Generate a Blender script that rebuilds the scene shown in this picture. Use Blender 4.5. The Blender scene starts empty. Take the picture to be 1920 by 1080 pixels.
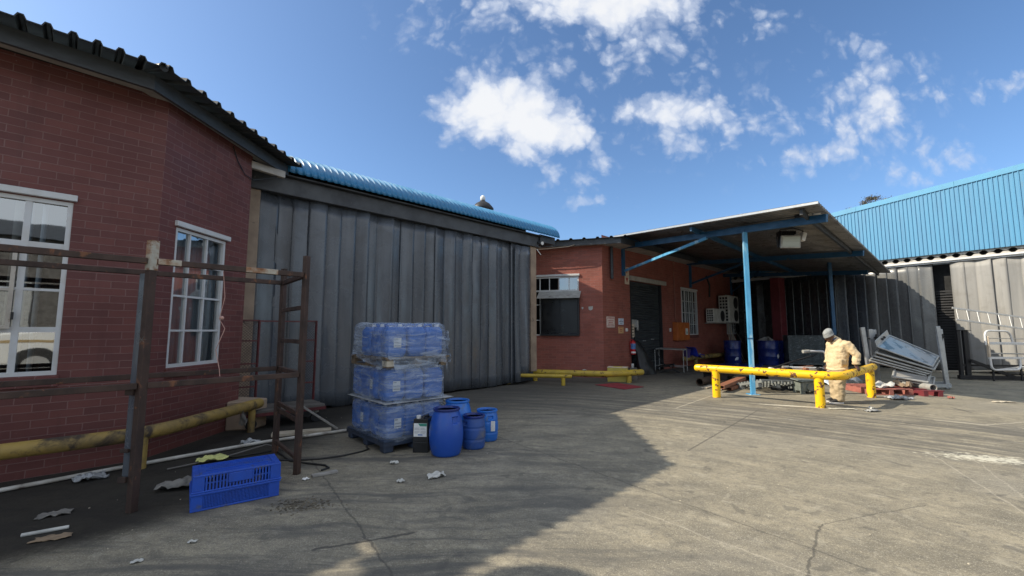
import bpy, math, random
from mathutils import Vector, Matrix, noise
R = math.radians
rnd = random.Random(7)
S = bpy.context.scene
COL = S.collection
MW = {}

# ------------------------------------------------------------------ helpers
def V(*a): return Vector(a)

class MB:
    """collects geometry in world (or thing-local) metres, then builds ONE mesh object"""
    def __init__(s, M=None):
        s.v = []; s.f = []; s.M = M
    def add(s, vs, fs):
        o = len(s.v)
        s.v += [(s.M @ Vector(p)) if s.M else Vector(p) for p in vs]
        s.f += [tuple(i + o for i in f) for f in fs]
        return s
    def quad(s, *p): return s.add(p, [tuple(range(len(p)))])
    def box(s, x0, x1, y0, y1, z0, z1, M=None):
        vs = [V(x, y, z) for z in (z0, z1) for y in (y0, y1) for x in (x0, x1)]
        if M: vs = [M @ p for p in vs]
        return s.add(vs, [(0, 2, 3, 1), (4, 5, 7, 6), (0, 1, 5, 4), (2, 6, 7, 3), (0, 4, 6, 2), (1, 3, 7, 5)])
    def beam(s, p, q, w, h, up=(0, 0, 1)):
        p, q = Vector(p), Vector(q); d = (q - p).normalized(); u = Vector(up)
        if abs(d.dot(u)) > .98: u = V(.3, 1, 0)
        a = d.cross(u).normalized() * w / 2; b = a.normalized().cross(d) * h / 2
        vs = [e + i * a + j * b for e in (p, q) for j in (-1, 1) for i in (-1, 1)]
        return s.add(vs, [(0, 1, 3, 2), (4, 6, 7, 5), (0, 4, 5, 1), (2, 3, 7, 6), (0, 2, 6, 4), (1, 5, 7, 3)])
    def tube(s, pts, r, seg=10, cap=True, closed=False, flat=None):
        pts = [Vector(p) for p in pts]; n = len(pts)
        rr = r if isinstance(r, (list, tuple)) else [r] * n
        vs = []; pu = None
        for i, p in enumerate(pts):
            if closed: d = (pts[(i + 1) % n] - pts[i - 1])
            else: d = pts[min(i + 1, n - 1)] - pts[max(i - 1, 0)]
            d.normalize()
            if pu is None:
                pu = V(0, 0, 1) if abs(d.z) < .9 else V(1, 0, 0)
            u = (pu - d * pu.dot(d)).normalized(); w = d.cross(u); pu = u
            k = rr[i]; kx, ky = k if isinstance(k, (tuple, list)) else (k, k)
            for j in range(seg):
                t = 2 * math.pi * j / seg
                vs.append(p + u * math.cos(t) * kx + w * math.sin(t) * ky)
        fs = []
        for i in range(n if closed else n - 1):
            a, b = i * seg, ((i + 1) % n) * seg
            for j in range(seg):
                k = (j + 1) % seg
                fs.append((a + j, a + k, b + k, b + j))
        if cap and not closed:
            fs.append(tuple(reversed(range(seg)))); fs.append(tuple(range((n - 1) * seg, n * seg)))
        return s.add(vs, fs)
    def lathe(s, prof, c=(0, 0, 0), seg=28, M=None, fn=None):
        vs = []; c = Vector(c)
        for r, z in prof:
            for j in range(seg):
                t = 2 * math.pi * j / seg
                p = V(r * math.cos(t), r * math.sin(t), z)
                if fn: p = fn(p, t)
                p = p + c
                vs.append(M @ p if M else p)
        fs = []; n = len(prof)
        for i in range(n - 1):
            for j in range(seg):
                k = (j + 1) % seg
                fs.append((i * seg + j, i * seg + k, (i + 1) * seg + k, (i + 1) * seg + j))
        if prof[0][0] > 1e-4: fs.append(tuple(reversed(range(seg))))
        if prof[-1][0] > 1e-4: fs.append(tuple(range((n - 1) * seg, n * seg)))
        return s.add(vs, fs)
    def grid(s, fn, nu, nv):
        vs = [fn(i / nu, j / nv) for j in range(nv + 1) for i in range(nu + 1)]
        w = nu + 1
        return s.add(vs, [(j * w + i, j * w + i + 1, (j + 1) * w + i + 1, (j + 1) * w + i) for j in range(nv) for i in range(nu)])
    def prism(s, poly, d):
        d = Vector(d); poly = [Vector(p) for p in poly]; n = len(poly)
        vs = poly + [p + d for p in poly]
        fs = [tuple(reversed(range(n))), tuple(range(n, 2 * n))]
        fs += [(i, (i + 1) % n, n + (i + 1) % n, n + i) for i in range(n)]
        return s.add(vs, fs)
    def ball(s, c, r, seg=14, rings=9, M=None):
        r = r if isinstance(r, (tuple, list)) else (r, r, r)
        prof = [(max(1e-5, math.sin(math.pi * i / rings)), -math.cos(math.pi * i / rings)) for i in range(rings + 1)]
        T = Matrix.Translation(Vector(c)) @ (M or Matrix()) @ Matrix.Diagonal((r[0], r[1], r[2], 1))
        return s.lathe(prof, seg=seg, M=T)
    def build(s, name, mat, parent=None, world=True, smooth=None, bevel=0, solid=0, bseg=1):
        vs = s.v
        P = MW.get(parent.name) if parent else None
        if world and P is not None:
            I = P.inverted(); vs = [I @ p for p in vs]
        me = bpy.data.meshes.new(name)
        me.from_pydata([tuple(p) for p in vs], [], s.f)
        me.update()
        uv = me.uv_layers.new(name='UVMap').data
        for pl in me.polygons:                       # box-mapped UVs in metres
            n = pl.normal
            if abs(n.z) > .75: a, b = V(1, 0, 0), V(0, 1, 0)
            else:
                a = V(-n.y, n.x, 0).normalized(); b = V(0, 0, 1)
            for li in pl.loop_indices:
                p = me.vertices[me.loops[li].vertex_index].co
                uv[li].uv = (p.dot(a), p.dot(b))
        o = bpy.data.objects.new(name, me); COL.objects.link(o)
        if parent:
            o.parent = parent
        MW[o.name] = (P.copy() if P is not None else Matrix())
        me.materials.append(M_[mat] if isinstance(mat, str) else mat)
        if smooth is not None:
            for pl in me.polygons: pl.use_smooth = True
            me.set_sharp_from_angle(angle=R(smooth))
        if solid:
            m = o.modifiers.new('Solidify', 'SOLIDIFY'); m.thickness = solid; m.offset = 0
        if bevel:
            m = o.modifiers.new('Bevel', 'BEVEL'); m.width = bevel; m.segments = bseg; m.limit_method = 'ANGLE'; m.angle_limit = R(40)
            m.harden_normals = False
        return o

def tag(o, label=None, cat=None, group=None, kind=None):
    if label: o['label'] = label
    if cat: o['category'] = cat
    if group: o['group'] = group
    if kind: o['kind'] = kind
    return o

def thing(name, label, cat, loc=(0, 0, 0), rz=0, group=None):
    o = bpy.data.objects.new(name, None); COL.objects.link(o)
    o.location = loc; o.rotation_euler = (0, 0, rz); o.empty_display_size = .2
    MW[o.name] = Matrix.Translation(Vector(loc)) @ Matrix.Rotation(rz, 4, 'Z')
    return tag(o, label, cat, group)

def dup(o, loc, rz=0, label=None, parent=None, rx=0, scale=None):
    c = o.copy(); COL.objects.link(c)
    if parent is not None: c.parent = parent
    else:
        c.location = loc; c.rotation_euler = (rx, 0, rz)
        if scale: c.scale = scale
        if label: c['label'] = label
        MW[c.name] = Matrix.Translation(Vector(loc)) @ Matrix.Rotation(rz, 4, 'Z')
    for ch in list(o.children): dup(ch, None, parent=c)
    return c

class Fr:
    """wall frame: P origin on the ground, d along the wall, n outwards"""
    def __init__(s, P, d, n):
        s.P = V(P[0], P[1], 0); s.d = V(d[0], d[1], 0).normalized(); s.n = V(n[0], n[1], 0).normalized()
    def p(s, a, z, o=0.0): return s.P + s.d * a + s.n * o + V(0, 0, z)
    def box(s, mb, a0, a1, z0, z1, o0, o1):
        vs = [s.p(a, z, o) for z in (z0, z1) for o in (o0, o1) for a in (a0, a1)]
        return mb.add(vs, [(0, 2, 3, 1), (4, 5, 7, 6), (0, 1, 5, 4), (2, 6, 7, 3), (0, 4, 6, 2), (1, 3, 7, 5)])
    def ang(s): return math.atan2(s.d.y, s.d.x)

# ------------------------------------------------------------------ materials
M_ = {}
class NT:
    def __init__(s, tree): s.t = tree
    def n(s, typ, **kw):
        nd = s.t.nodes.new(typ)
        ins = kw.pop('ins', {})
        for k, v in kw.items(): setattr(nd, k, v)
        for k, v in ins.items(): s.set(nd, k, v)
        return nd
    def set(s, nd, k, v):
        sock = nd.inputs[k]
        if isinstance(v, bpy.types.NodeSocket): s.t.links.new(v, sock)
        elif isinstance(v, bpy.types.Node): s.t.links.new(v.outputs[0], sock)
        else:
            if sock.type == 'RGBA' and len(v) == 3: v = (*v, 1)
            sock.default_value = v
    def math(s, op, a, b=0.0, c=None, clamp=False):
        nd = s.t.nodes.new('ShaderNodeMath'); nd.operation = op; nd.use_clamp = clamp
        s.set(nd, 0, a); s.set(nd, 1, b)
        if c is not None: s.set(nd, 2, c)
        return nd.outputs[0]
    def vm(s, op, a, b=(0, 0, 0), out=0):
        nd = s.t.nodes.new('ShaderNodeVectorMath'); nd.operation = op
        s.set(nd, 0, a); s.set(nd, 1, b)
        return nd.outputs[out]
    def mix(s, fac, a, b, blend='MIX'):
        nd = s.t.nodes.new('ShaderNodeMix'); nd.data_type = 'RGBA'; nd.blend_type = blend
        s.set(nd, 0, fac); s.set(nd, 6, a); s.set(nd, 7, b)
        return nd.outputs[2]
    def rng(s, v, a, b, c=0.0, d=1.0, typ='SMOOTHSTEP'):
        nd = s.t.nodes.new('ShaderNodeMapRange'); nd.interpolation_type = typ
        for i, x in enumerate((v, a, b, c, d)): s.set(nd, i, x)
        return nd.outputs[0]
    def noise(s, vec, scale, detail=4, rough=.55, dist=0):
        return s.n('ShaderNodeTexNoise', ins={'Vector': vec, 'Scale': scale, 'Detail': detail, 'Roughness': rough, 'Distortion': dist}).outputs[0]
    def mapping(s, vec, scale=(1, 1, 1), loc=(0, 0, 0), rot=(0, 0, 0), typ='POINT'):
        return s.n('ShaderNodeMapping', vector_type=typ, ins={'Vector': vec, 'Scale': scale, 'Location': loc, 'Rotation': rot}).outputs[0]

def newmat(name):
    m = bpy.data.materials.new(name); m.use_nodes = True
    t = m.node_tree; t.nodes.clear()
    k = NT(t); out = k.n('ShaderNodeOutputMaterial'); b = k.n('ShaderNodeBsdfPrincipled')
    t.links.new(b.outputs[0], out.inputs[0])
    M_[name] = m
    return m, k, b, out

def coords(k):
    tc = k.n('ShaderNodeTexCoord'); oi = k.n('ShaderNodeObjectInfo')
    off = k.vm('SCALE', (13.1, 7.7, 5.3)); off.node.inputs[3].default_value = 1.0
    k.t.links.new(oi.outputs['Random'], off.node.inputs[3])
    return k.vm('ADD', tc.outputs['Object'], off)

def pm(name, col, rough=.6, metal=0.0, col2=None, scale=5, stretch=(1, 1, 1), lo=.35, hi=.7, bump=.0, bscale=40,
       spots=None, sscale=6, slo=.58, shi=.64, rvar=.12, spec=.5, coat=0, srough=None):
    m, k, b, out = newmat(name)
    c = coords(k); cs = k.mapping(c, scale=stretch)
    n1 = k.noise(cs, scale, 6, .6)
    col2 = col2 or tuple(x * .72 for x in col)
    base = k.mix(k.rng(n1, lo, hi), col, col2)
    r = k.rng(n1, .2, .8, rough - rvar, rough + rvar)
    if spots:
        n2 = k.noise(cs, sscale, 8, .65, .3)
        f = k.rng(n2, slo, shi)
        base = k.mix(f, base, spots)
        if srough is not None:
            r = k.n('ShaderNodeMix', ins={0: f, 2: r, 3: srough}).outputs[0]
    k.set(b, 'Base Color', base); k.set(b, 'Roughness', r); k.set(b, 'Metallic', metal)
    k.set(b, 'Specular IOR Level', spec)
    if coat: k.set(b, 'Coat Weight', coat)
    if bump:
        n3 = k.noise(cs, bscale, 4, .6)
        bp = k.n('ShaderNodeBump', ins={'Strength': bump, 'Distance': .01, 'Height': n3})
        k.set(b, 'Normal', bp)
    return m

def brickmat(name, c1, c2, mortar, chips=(.34, .25, .22), bw=.275, bh=.088):
    m, k, b, out = newmat(name)
    uv = k.n('ShaderNodeUVMap', uv_map='UVMap').outputs[0]
    geo = k.n('ShaderNodeTexCoord').outputs['Object']
    wob = k.noise(geo, 9, 2)
    uvw = k.vm('ADD', uv, k.vm('MULTIPLY', k.vm('SUBTRACT', k.n('ShaderNodeTexNoise', ins={'Vector': geo, 'Scale': 14.0, 'Detail': 3.0}).outputs[1], (.5, .5, .5)), (.012, .009, 0)))
    br = k.n('ShaderNodeTexBrick', offset=.5, ins={'Vector': uvw, 'Color1': c1, 'Color2': c2, 'Mortar': mortar, 'Scale': 1.0,
            'Mortar Size': .0055, 'Mortar Smooth': .25, 'Bias': 0.0, 'Brick Width': bw, 'Row Height': bh})
    n1 = k.noise(geo, 1.3, 5, .6)
    base = k.mix(k.rng(n1, .3, .75, 0, .38), br.outputs['Color'], tuple(x * .62 for x in c1))
    n2 = k.noise(geo, 11, 8, .7, .2)
    base = k.mix(k.rng(n2, .66, .72, 0, .55), base, chips)
    n4 = k.noise(k.mapping(geo, scale=(1, 1, .12)), 5, 5, .6)
    base = k.mix(k.rng(n4, .56, .78, 0, .35), base, tuple(x * .5 for x in c2))
    k.set(b, 'Base Color', base)
    k.set(b, 'Roughness', k.rng(n1, .2, .8, .55, .8))
    h = k.math('ADD', k.math('MULTIPLY', br.outputs['Fac'], -1.0), k.math('MULTIPLY', k.noise(geo, 55, 4, .7), .45))
    k.set(b, 'Normal', k.n('ShaderNodeBump', ins={'Strength': .8, 'Distance': .010, 'Height': h}))
    return m

brickmat('brick_dark', (.165, .053, .046), (.115, .037, .035), (.215, .115, .105))
brickmat('brick_red', (.33, .098, .070), (.235, .074, .055), (.30, .14, .11))

def stripmat(name, col, col2, stain, r0=.18, r1=.36):
    m, k, b, out = newmat(name)
    c = coords(k)
    s1 = k.noise(k.mapping(c, scale=(7, 7, .35)), 2.2, 6, .65)
    s2 = k.noise(k.mapping(c, scale=(22, 22, .5)), 2.0, 5, .7)
    n1 = k.noise(c, 2.3, 5, .6, .4)
    s3 = k.noise(k.mapping(c, scale=(2.2, 2.2, .12)), 1.6, 3, .5)
    base = k.mix(k.rng(s3, .35, .68), col, col2)
    base = k.mix(k.rng(s1, .52, .75, 0, .35), base, tuple(x * .7 for x in col2))
    base = k.mix(k.rng(s2, .66, .80, 0, .18), base, tuple(min(1, x * 1.7) for x in col))
    base = k.mix(k.rng(n1, .50, .72, 0, .35), base, stain)
    base = k.mix(k.rng(k.noise(k.mapping(c, scale=(3, 3, .8)), 5, 7, .7), .62, .70, 0, .22), base, tuple(x * .45 for x in col2))
    k.set(b, 'Base Color', base)
    k.set(b, 'Roughness', k.rng(n1, .3, .7, r0, r1))
    k.set(b, 'Specular IOR Level', .55)
    k.set(b, 'Normal', k.n('ShaderNodeBump', ins={'Strength': .18, 'Distance': .012, 'Height': k.noise(k.mapping(c, scale=(2, 2, .4)), 3, 3, .5)}))
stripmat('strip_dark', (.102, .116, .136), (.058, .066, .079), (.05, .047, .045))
stripmat('strip_part_shade', (.17, .172, .17), (.10, .105, .11), (.07, .07, .07))  # pale strips with part of the canopy shade mixed into the colour
stripmat('strip_deep_shade', (.05, .053, .058), (.026, .028, .032), (.02, .02, .02))  # pale strips with the deepest canopy shade mixed into the colour
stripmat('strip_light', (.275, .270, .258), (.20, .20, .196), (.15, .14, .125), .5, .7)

pm('roof_dark', (.022, .026, .03), .55, 0, (.034, .038, .042), 3, bump=.25, bscale=18)
pm('fascia_dark', (.048, .055, .062), .55, 0, (.036, .04, .046), 4, stretch=(1, 1, 3), bump=.1, bscale=30)
pm('soffit_pale', (.42, .40, .37), .7, 0, (.30, .285, .265), 3, bump=.1)
pm('beam_dark', (.058, .064, .072), .6, 0, (.04, .043, .05), 3, bump=.2, bscale=14, spots=(.10, .10, .10), slo=.6, shi=.72)
pm('plaster_beige', (.34, .26, .19), .8, 0, (.22, .165, .125), 2.2, bump=.25, bscale=25, spots=(.12, .09, .07), sscale=3, slo=.6, shi=.72)
pm('roof_blue', (.028, .17, .34), .30, 0, (.026, .18, .37), 3, stretch=(1, 1, .4), bump=.06)
pm('clad_blue', (.085, .265, .44), .42, 0, (.07, .225, .39), 2, stretch=(4, 4, .3), lo=.4, hi=.7, bump=.08, bscale=9, spots=(.16, .20, .22), sscale=1.6, slo=.62, shi=.8)
pm('flash_blue', (.10, .31, .50), .42, 0, (.085, .27, .44), 2)
pm('steel_blue', (.022, .10, .21), .5, 0, (.016, .075, .16), 4, spots=(.12, .10, .085), sscale=7, slo=.62, shi=.67, bump=.1)
pm('post_blue', (.06, .27, .50), .5, 0, (.10, .36, .60), 5, stretch=(1, 1, .3), spots=(.30, .50, .64), sscale=2.2, slo=.5, shi=.58, bump=.08)
pm('sheet_under', (.21, .205, .20), .36, .5, (.13, .127, .125), 2.5, bump=.15, bscale=12, spots=(.07, .05, .04), sscale=3, slo=.58, shi=.7)
pm('frame_white', (.58, .60, .62), .5, 0, (.54, .54, .53), 5, bump=.08, spots=(.36, .30, .24), sscale=9, slo=.67, shi=.72)
pm('frame_worn', (.50, .46, .40), .6, 0, (.40, .36, .31), 6, bump=.1, spots=(.22, .15, .10), sscale=9, slo=.6, shi=.66)
pm('blind', (.62, .67, .74), .7, 0, (.50, .55, .62), 3, stretch=(1, 1, .2))
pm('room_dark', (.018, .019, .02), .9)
pm('curtain_pale', (.32, .31, .28), .8)
pm('shutter_grey', (.07, .08, .086), .42, .3, (.03, .037, .042), 3, stretch=(.4, .4, 6), spots=(.15, .15, .15), sscale=5, slo=.68, shi=.73)
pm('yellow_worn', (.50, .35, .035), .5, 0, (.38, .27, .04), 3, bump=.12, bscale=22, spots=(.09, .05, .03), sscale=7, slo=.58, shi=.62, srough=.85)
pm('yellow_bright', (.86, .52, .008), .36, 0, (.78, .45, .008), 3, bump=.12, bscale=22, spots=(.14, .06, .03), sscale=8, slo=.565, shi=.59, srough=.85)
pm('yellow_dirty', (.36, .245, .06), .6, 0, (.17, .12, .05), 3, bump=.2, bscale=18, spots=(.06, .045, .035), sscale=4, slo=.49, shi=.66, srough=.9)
pm('rust_steel', (.062, .036, .028), .65, .2, (.036, .024, .02), 6, stretch=(1, 1, .6), bump=.3, bscale=30, spots=(.19, .085, .045), sscale=7, slo=.58, shi=.68, srough=.8)
pm('rust_pale', (.42, .40, .34), .6, .3, (.26, .12, .05), 9, bump=.3, spots=(.20, .09, .04), slo=.5, shi=.6)
pm('cage_red', (.10, .016, .02), .55, 0, (.06, .014, .015), 6, bump=.1)
pm('mesh_wire', (.05, .035, .035), .6, .3)
pm('board_grey', (.12, .11, .10), .8, 0, (.06, .055, .05), 4, bump=.2)
pm('plastic_blue', (.014, .08, .38), .36, 0, (.010, .066, .37), 4, bump=.1, bscale=8, spots=(.07, .11, .22), sscale=6, slo=.55, shi=.70, srough=.6)
pm('plastic_blue_light', (.02, .16, .58), .36, 0, (.016, .12, .48), 4, bump=.1, bscale=8, spots=(.09, .15, .27), sscale=6, slo=.55, shi=.72, srough=.6)
pm('plastic_blue_dusty', (.022, .085, .34), .5, 0, (.03, .075, .25), 3, bump=.12, bscale=8, spots=(.12, .13, .17), sscale=3, slo=.56, shi=.72, srough=.75)
pm('can_blue', (.015, .13, .50), .30, 0, (.012, .10, .40), 4, bump=.06, bscale=8)
pm('pallet_blue', (.026, .045, .085), .6, 0, (.035, .04, .055), 4, bump=.15, spots=(.13, .13, .13), slo=.62, shi=.72)
pm('drum_navy', (.012, .03, .19), .3, 0, (.010, .022, .13), 4, bump=.08, bscale=6, spots=(.20, .22, .3), sscale=4, slo=.7, shi=.74)
pm('crate_blue', (.014, .08, .46), .45, 0, (.014, .062, .36), 6, bump=.08, spots=(.06, .085, .19), slo=.56, shi=.7, sscale=9)
pm('black_plastic', (.012, .012, .013), .35, 0, (.018, .018, .019), 5)
pm('white_plastic', (.75, .75, .73), .45, 0, (.62, .62, .60), 5)
pm('label_white', (.78, .79, .78), .55, 0, (.66, .67, .66), 7)
pm('label_blue', (.10, .22, .50), .55); pm('label_green', (.05, .30, .22), .55)
pm('label_grey', (.32, .33, .34), .6)
pm('wood_pallet', (.20, .145, .09), .8, 0, (.11, .085, .06), 4, stretch=(.5, 4, 4), bump=.25, bscale=20)
pm('wood_pale', (.50, .45, .36), .8, 0, (.34, .29, .22), 4, stretch=(.4, 4, 4), bump=.25, bscale=20)
pm('wood_grey', (.30, .29, .27), .8, 0, (.20, .19, .175), 4, stretch=(.4, 4, 4), bump=.25, bscale=20)
pm('galv', (.46, .48, .49), .42, .55, (.33, .345, .36), 6, bump=.1, spots=(.56, .55, .52), slo=.6, shi=.7)
pm('galv_dull', (.40, .40, .38), .6, .25, (.28, .28, .27), 6, bump=.15, spots=(.20, .16, .12), slo=.63, shi=.7)
pm('galv_smudge', (.36, .40, .46), .38, .5, (.40, .43, .47), 4, bump=.06, spots=(.12, .16, .21), sscale=2.6, slo=.53, shi=.56, srough=.3)
pm('alu', (.62, .62, .61), .4, .6, (.48, .48, .47), 6)
pm('tube_white', (.74, .74, .74), .35, .2, (.62, .62, .62), 6, spots=(.25, .2, .17), slo=.68, shi=.72)
pm('iron_black', (.02, .021, .024), .5, .3, (.03, .03, .032), 6)
pm('pipe_dark', (.07, .055, .045), .6, .5, (.11, .075, .05), 6, bump=.2)
pm('primer_brown', (.28, .115, .065), .65, 0, (.20, .085, .05), 5, bump=.15, spots=(.10, .06, .045), slo=.62, shi=.7)
pm('cast_green', (.17, .19, .17), .6, .1, (.11, .125, .11), 8, bump=.2)
pm('pallet_grey', (.20, .215, .21), .65, 0, (.15, .16, .155), 6, bump=.1)
pm('pallet_red', (.38, .13, .10), .7, 0, (.24, .085, .07), 5, bump=.15, spots=(.42, .28, .22), slo=.6, shi=.7)
pm('red_mat', (.26, .022, .035), .8, 0, (.19, .018, .03), 6, bump=.3, bscale=60)
pm('signal_red', (.45, .012, .018), .3, 0, (.38, .012, .018), 5)
pm('sign_red', (.42, .03, .025), .6)
pm('sign_cream', (.66, .55, .42), .6, 0, (.56, .46, .35), 8)
pm('sign_pink', (.70, .58, .52), .6, 0, (.60, .48, .43), 8)
pm('sign_blue', (.60, .67, .78), .6, 0, (.5, .57, .68), 8)
pm('sign_orange', (.62, .36, .17), .6, 0, (.54, .33, .16), 8)
pm('ink', (.06, .045, .05), .7)
pm('orange_box', (.48, .13, .022), .5, 0, (.40, .105, .02), 4, spots=(.25, .09, .03), slo=.66, shi=.72)
pm('ac_white', (.62, .62, .58), .5, 0, (.50, .49, .45), 4, spots=(.34, .30, .24), slo=.63, shi=.75)
pm('ac_dark', (.035, .037, .04), .6)
pm('pvc', (.55, .54, .50), .5, 0, (.34, .32, .28), 3, spots=(.14, .12, .10), slo=.58, shi=.7)
pm('cable_black', (.015, .015, .016), .55); pm('cable_grey', (.16, .15, .14), .7); pm('string_pink', (.55, .33, .28), .8)
pm('paper_white', (.52, .52, .49), .8, 0, (.38, .38, .36), 6); pm('paper_yellow', (.58, .60, .22), .8, 0, (.48, .50, .2), 6)
pm('card_brown', (.26, .19, .125), .85, 0, (.17, .125, .085), 6); pm('bag_grey', (.36, .38, .40), .4, 0, (.22, .23, .24), 8, bump=.3)
pm('rag_grey', (.22, .21, .19), .9, 0, (.10, .095, .09), 6, bump=.4)
pm('dirt_crumb', (.17, .145, .105), .95, 0, (.05, .043, .035), 9)
pm('powder', (.52, .50, .42), .95, 0, (.40, .38, .31), 9)
pm('khaki', (.60, .475, .30), .88, 0, (.53, .41, .25), 5, stretch=(.8, .8, 2.6), bump=1.0, bscale=7)
pm('khaki_leg', (.44, .345, .215), .88, 0, (.36, .28, .17), 5, stretch=(.8, .8, 2.2), bump=1.0, bscale=7)
pm('wool_grey', (.27, .285, .29), .95, 0, (.21, .225, .23), 20, bump=.5, bscale=70)
pm('skin', (.095, .042, .026), .5, 0, (.07, .032, .02), 8)
pm('eye_dark', (.02, .016, .014), .3); pm('collar_blue', (.035, .07, .17), .85)
pm('shoe_black', (.02, .02, .022), .6); pm('shoe_white', (.75, .74, .72), .6)
pm('slab_plastic', (.12, .145, .15), .4, 0, (.05, .062, .067), 9, stretch=(1, 1, 5), bump=.4, spots=(.42, .47, .48), sscale=10, slo=.55, shi=.63)
pm('column_red', (.17, .026, .034), .6, 0, (.13, .022, .028), 4, bump=.15)
pm('bag_black', (.008, .008, .009), .45, 0, (.014, .014, .014), 5, bump=.4, bscale=8)
pm('chair_blue', (.02, .04, .42), .4); pm('bucket_purple', (.075, .05, .19), .5)
pm('tree_bark', (.20, .165, .12), .9, 0, (.12, .10, .075), 5)
pm('truck_white', (.72, .72, .70), .3, 0, (.66, .66, .64), 2, coat=.4); pm('tyre', (.02, .02, .02), .8)
pm('lamp_orange', (.75, .16, .02), .25); pm('stripe_gold', (.42, .30, .14), .4)
pm('carton_yellow', (.60, .50, .10), .8, 0, (.50, .42, .12), 6)
pm('conduit', (.30, .13, .10), .6)
pm('dark_glass', (.015, .018, .02), .08)
pm('lens_glass', (.50, .55, .52), .12, .0, (.42, .47, .44), 3, stretch=(.3, .3, 6))

def glassmat(name, tint, refl):
    m, k, b, out = newmat(name)
    tr = k.n('ShaderNodeBsdfTransparent', ins={'Color': tint})
    gl = k.n('ShaderNodeBsdfGlossy', ins={'Color': (.9, .94, .96), 'Roughness': .02})
    nz = k.n('ShaderNodeTexCoord').outputs['Object']
    bp = k.n('ShaderNodeBump', ins={'Strength': .03, 'Distance': .02, 'Height': k.noise(nz, 2.2, 2)})
    k.set(gl, 'Normal', bp)
    lw = k.n('ShaderNodeFresnel', ins={'IOR': 1.5}).outputs[0]
    f = k.math('ADD', k.math('MULTIPLY', lw, 1.2), refl, clamp=True)
    mx = k.n('ShaderNodeMixShader', ins={0: f, 1: tr, 2: gl})
    m.node_tree.links.new(mx.outputs[0], out.inputs[0])
glassmat('glass', (.62, .68, .70), .30)
glassmat('glass_dusty', (.45, .48, .48), .30)

def filmmat():
    m, k, b, out = newmat('film')
    c = k.n('ShaderNodeTexCoord').outputs['Object']
    n1 = k.noise(k.mapping(c, scale=(1, 1, 5.5), rot=(.12, .08, 0)), 2.6, 5, .58, .8)
    n2 = k.noise(k.mapping(c, scale=(1, 1, 12)), 4, 4, .6, .3)
    tr = k.n('ShaderNodeBsdfTransparent', ins={'Color': (.93, .95, .97)})
    k.set(b, 'Base Color', (.42, .50, .63)); k.set(b, 'Roughness', .20); k.set(b, 'Specular IOR Level', .8)
    k.set(b, 'Normal', k.n('ShaderNodeBump', ins={'Strength': .5, 'Distance': .02, 'Height': k.math('ADD', n1, k.math('MULTIPLY', n2, .25))}))
    f = k.math('ADD', k.rng(n1, .40, .70, .17, .56), k.rng(n2, .56, .73, 0, .32), clamp=True)
    mx = k.n('ShaderNodeMixShader', ins={0: f, 1: tr, 2: b})
    m.node_tree.links.new(mx.outputs[0], out.inputs[0])
filmmat()

def leafmat():
    m, k, b, out = newmat('leaf')
    c = k.n('ShaderNodeNewGeometry').outputs['Position']
    base = k.mix(k.rng(k.noise(c, 2.0, 3), .35, .65), (.17, .15, .07), (.25, .205, .11))
    k.set(b, 'Base Color', base); k.set(b, 'Roughness', .6)
leafmat()

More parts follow.
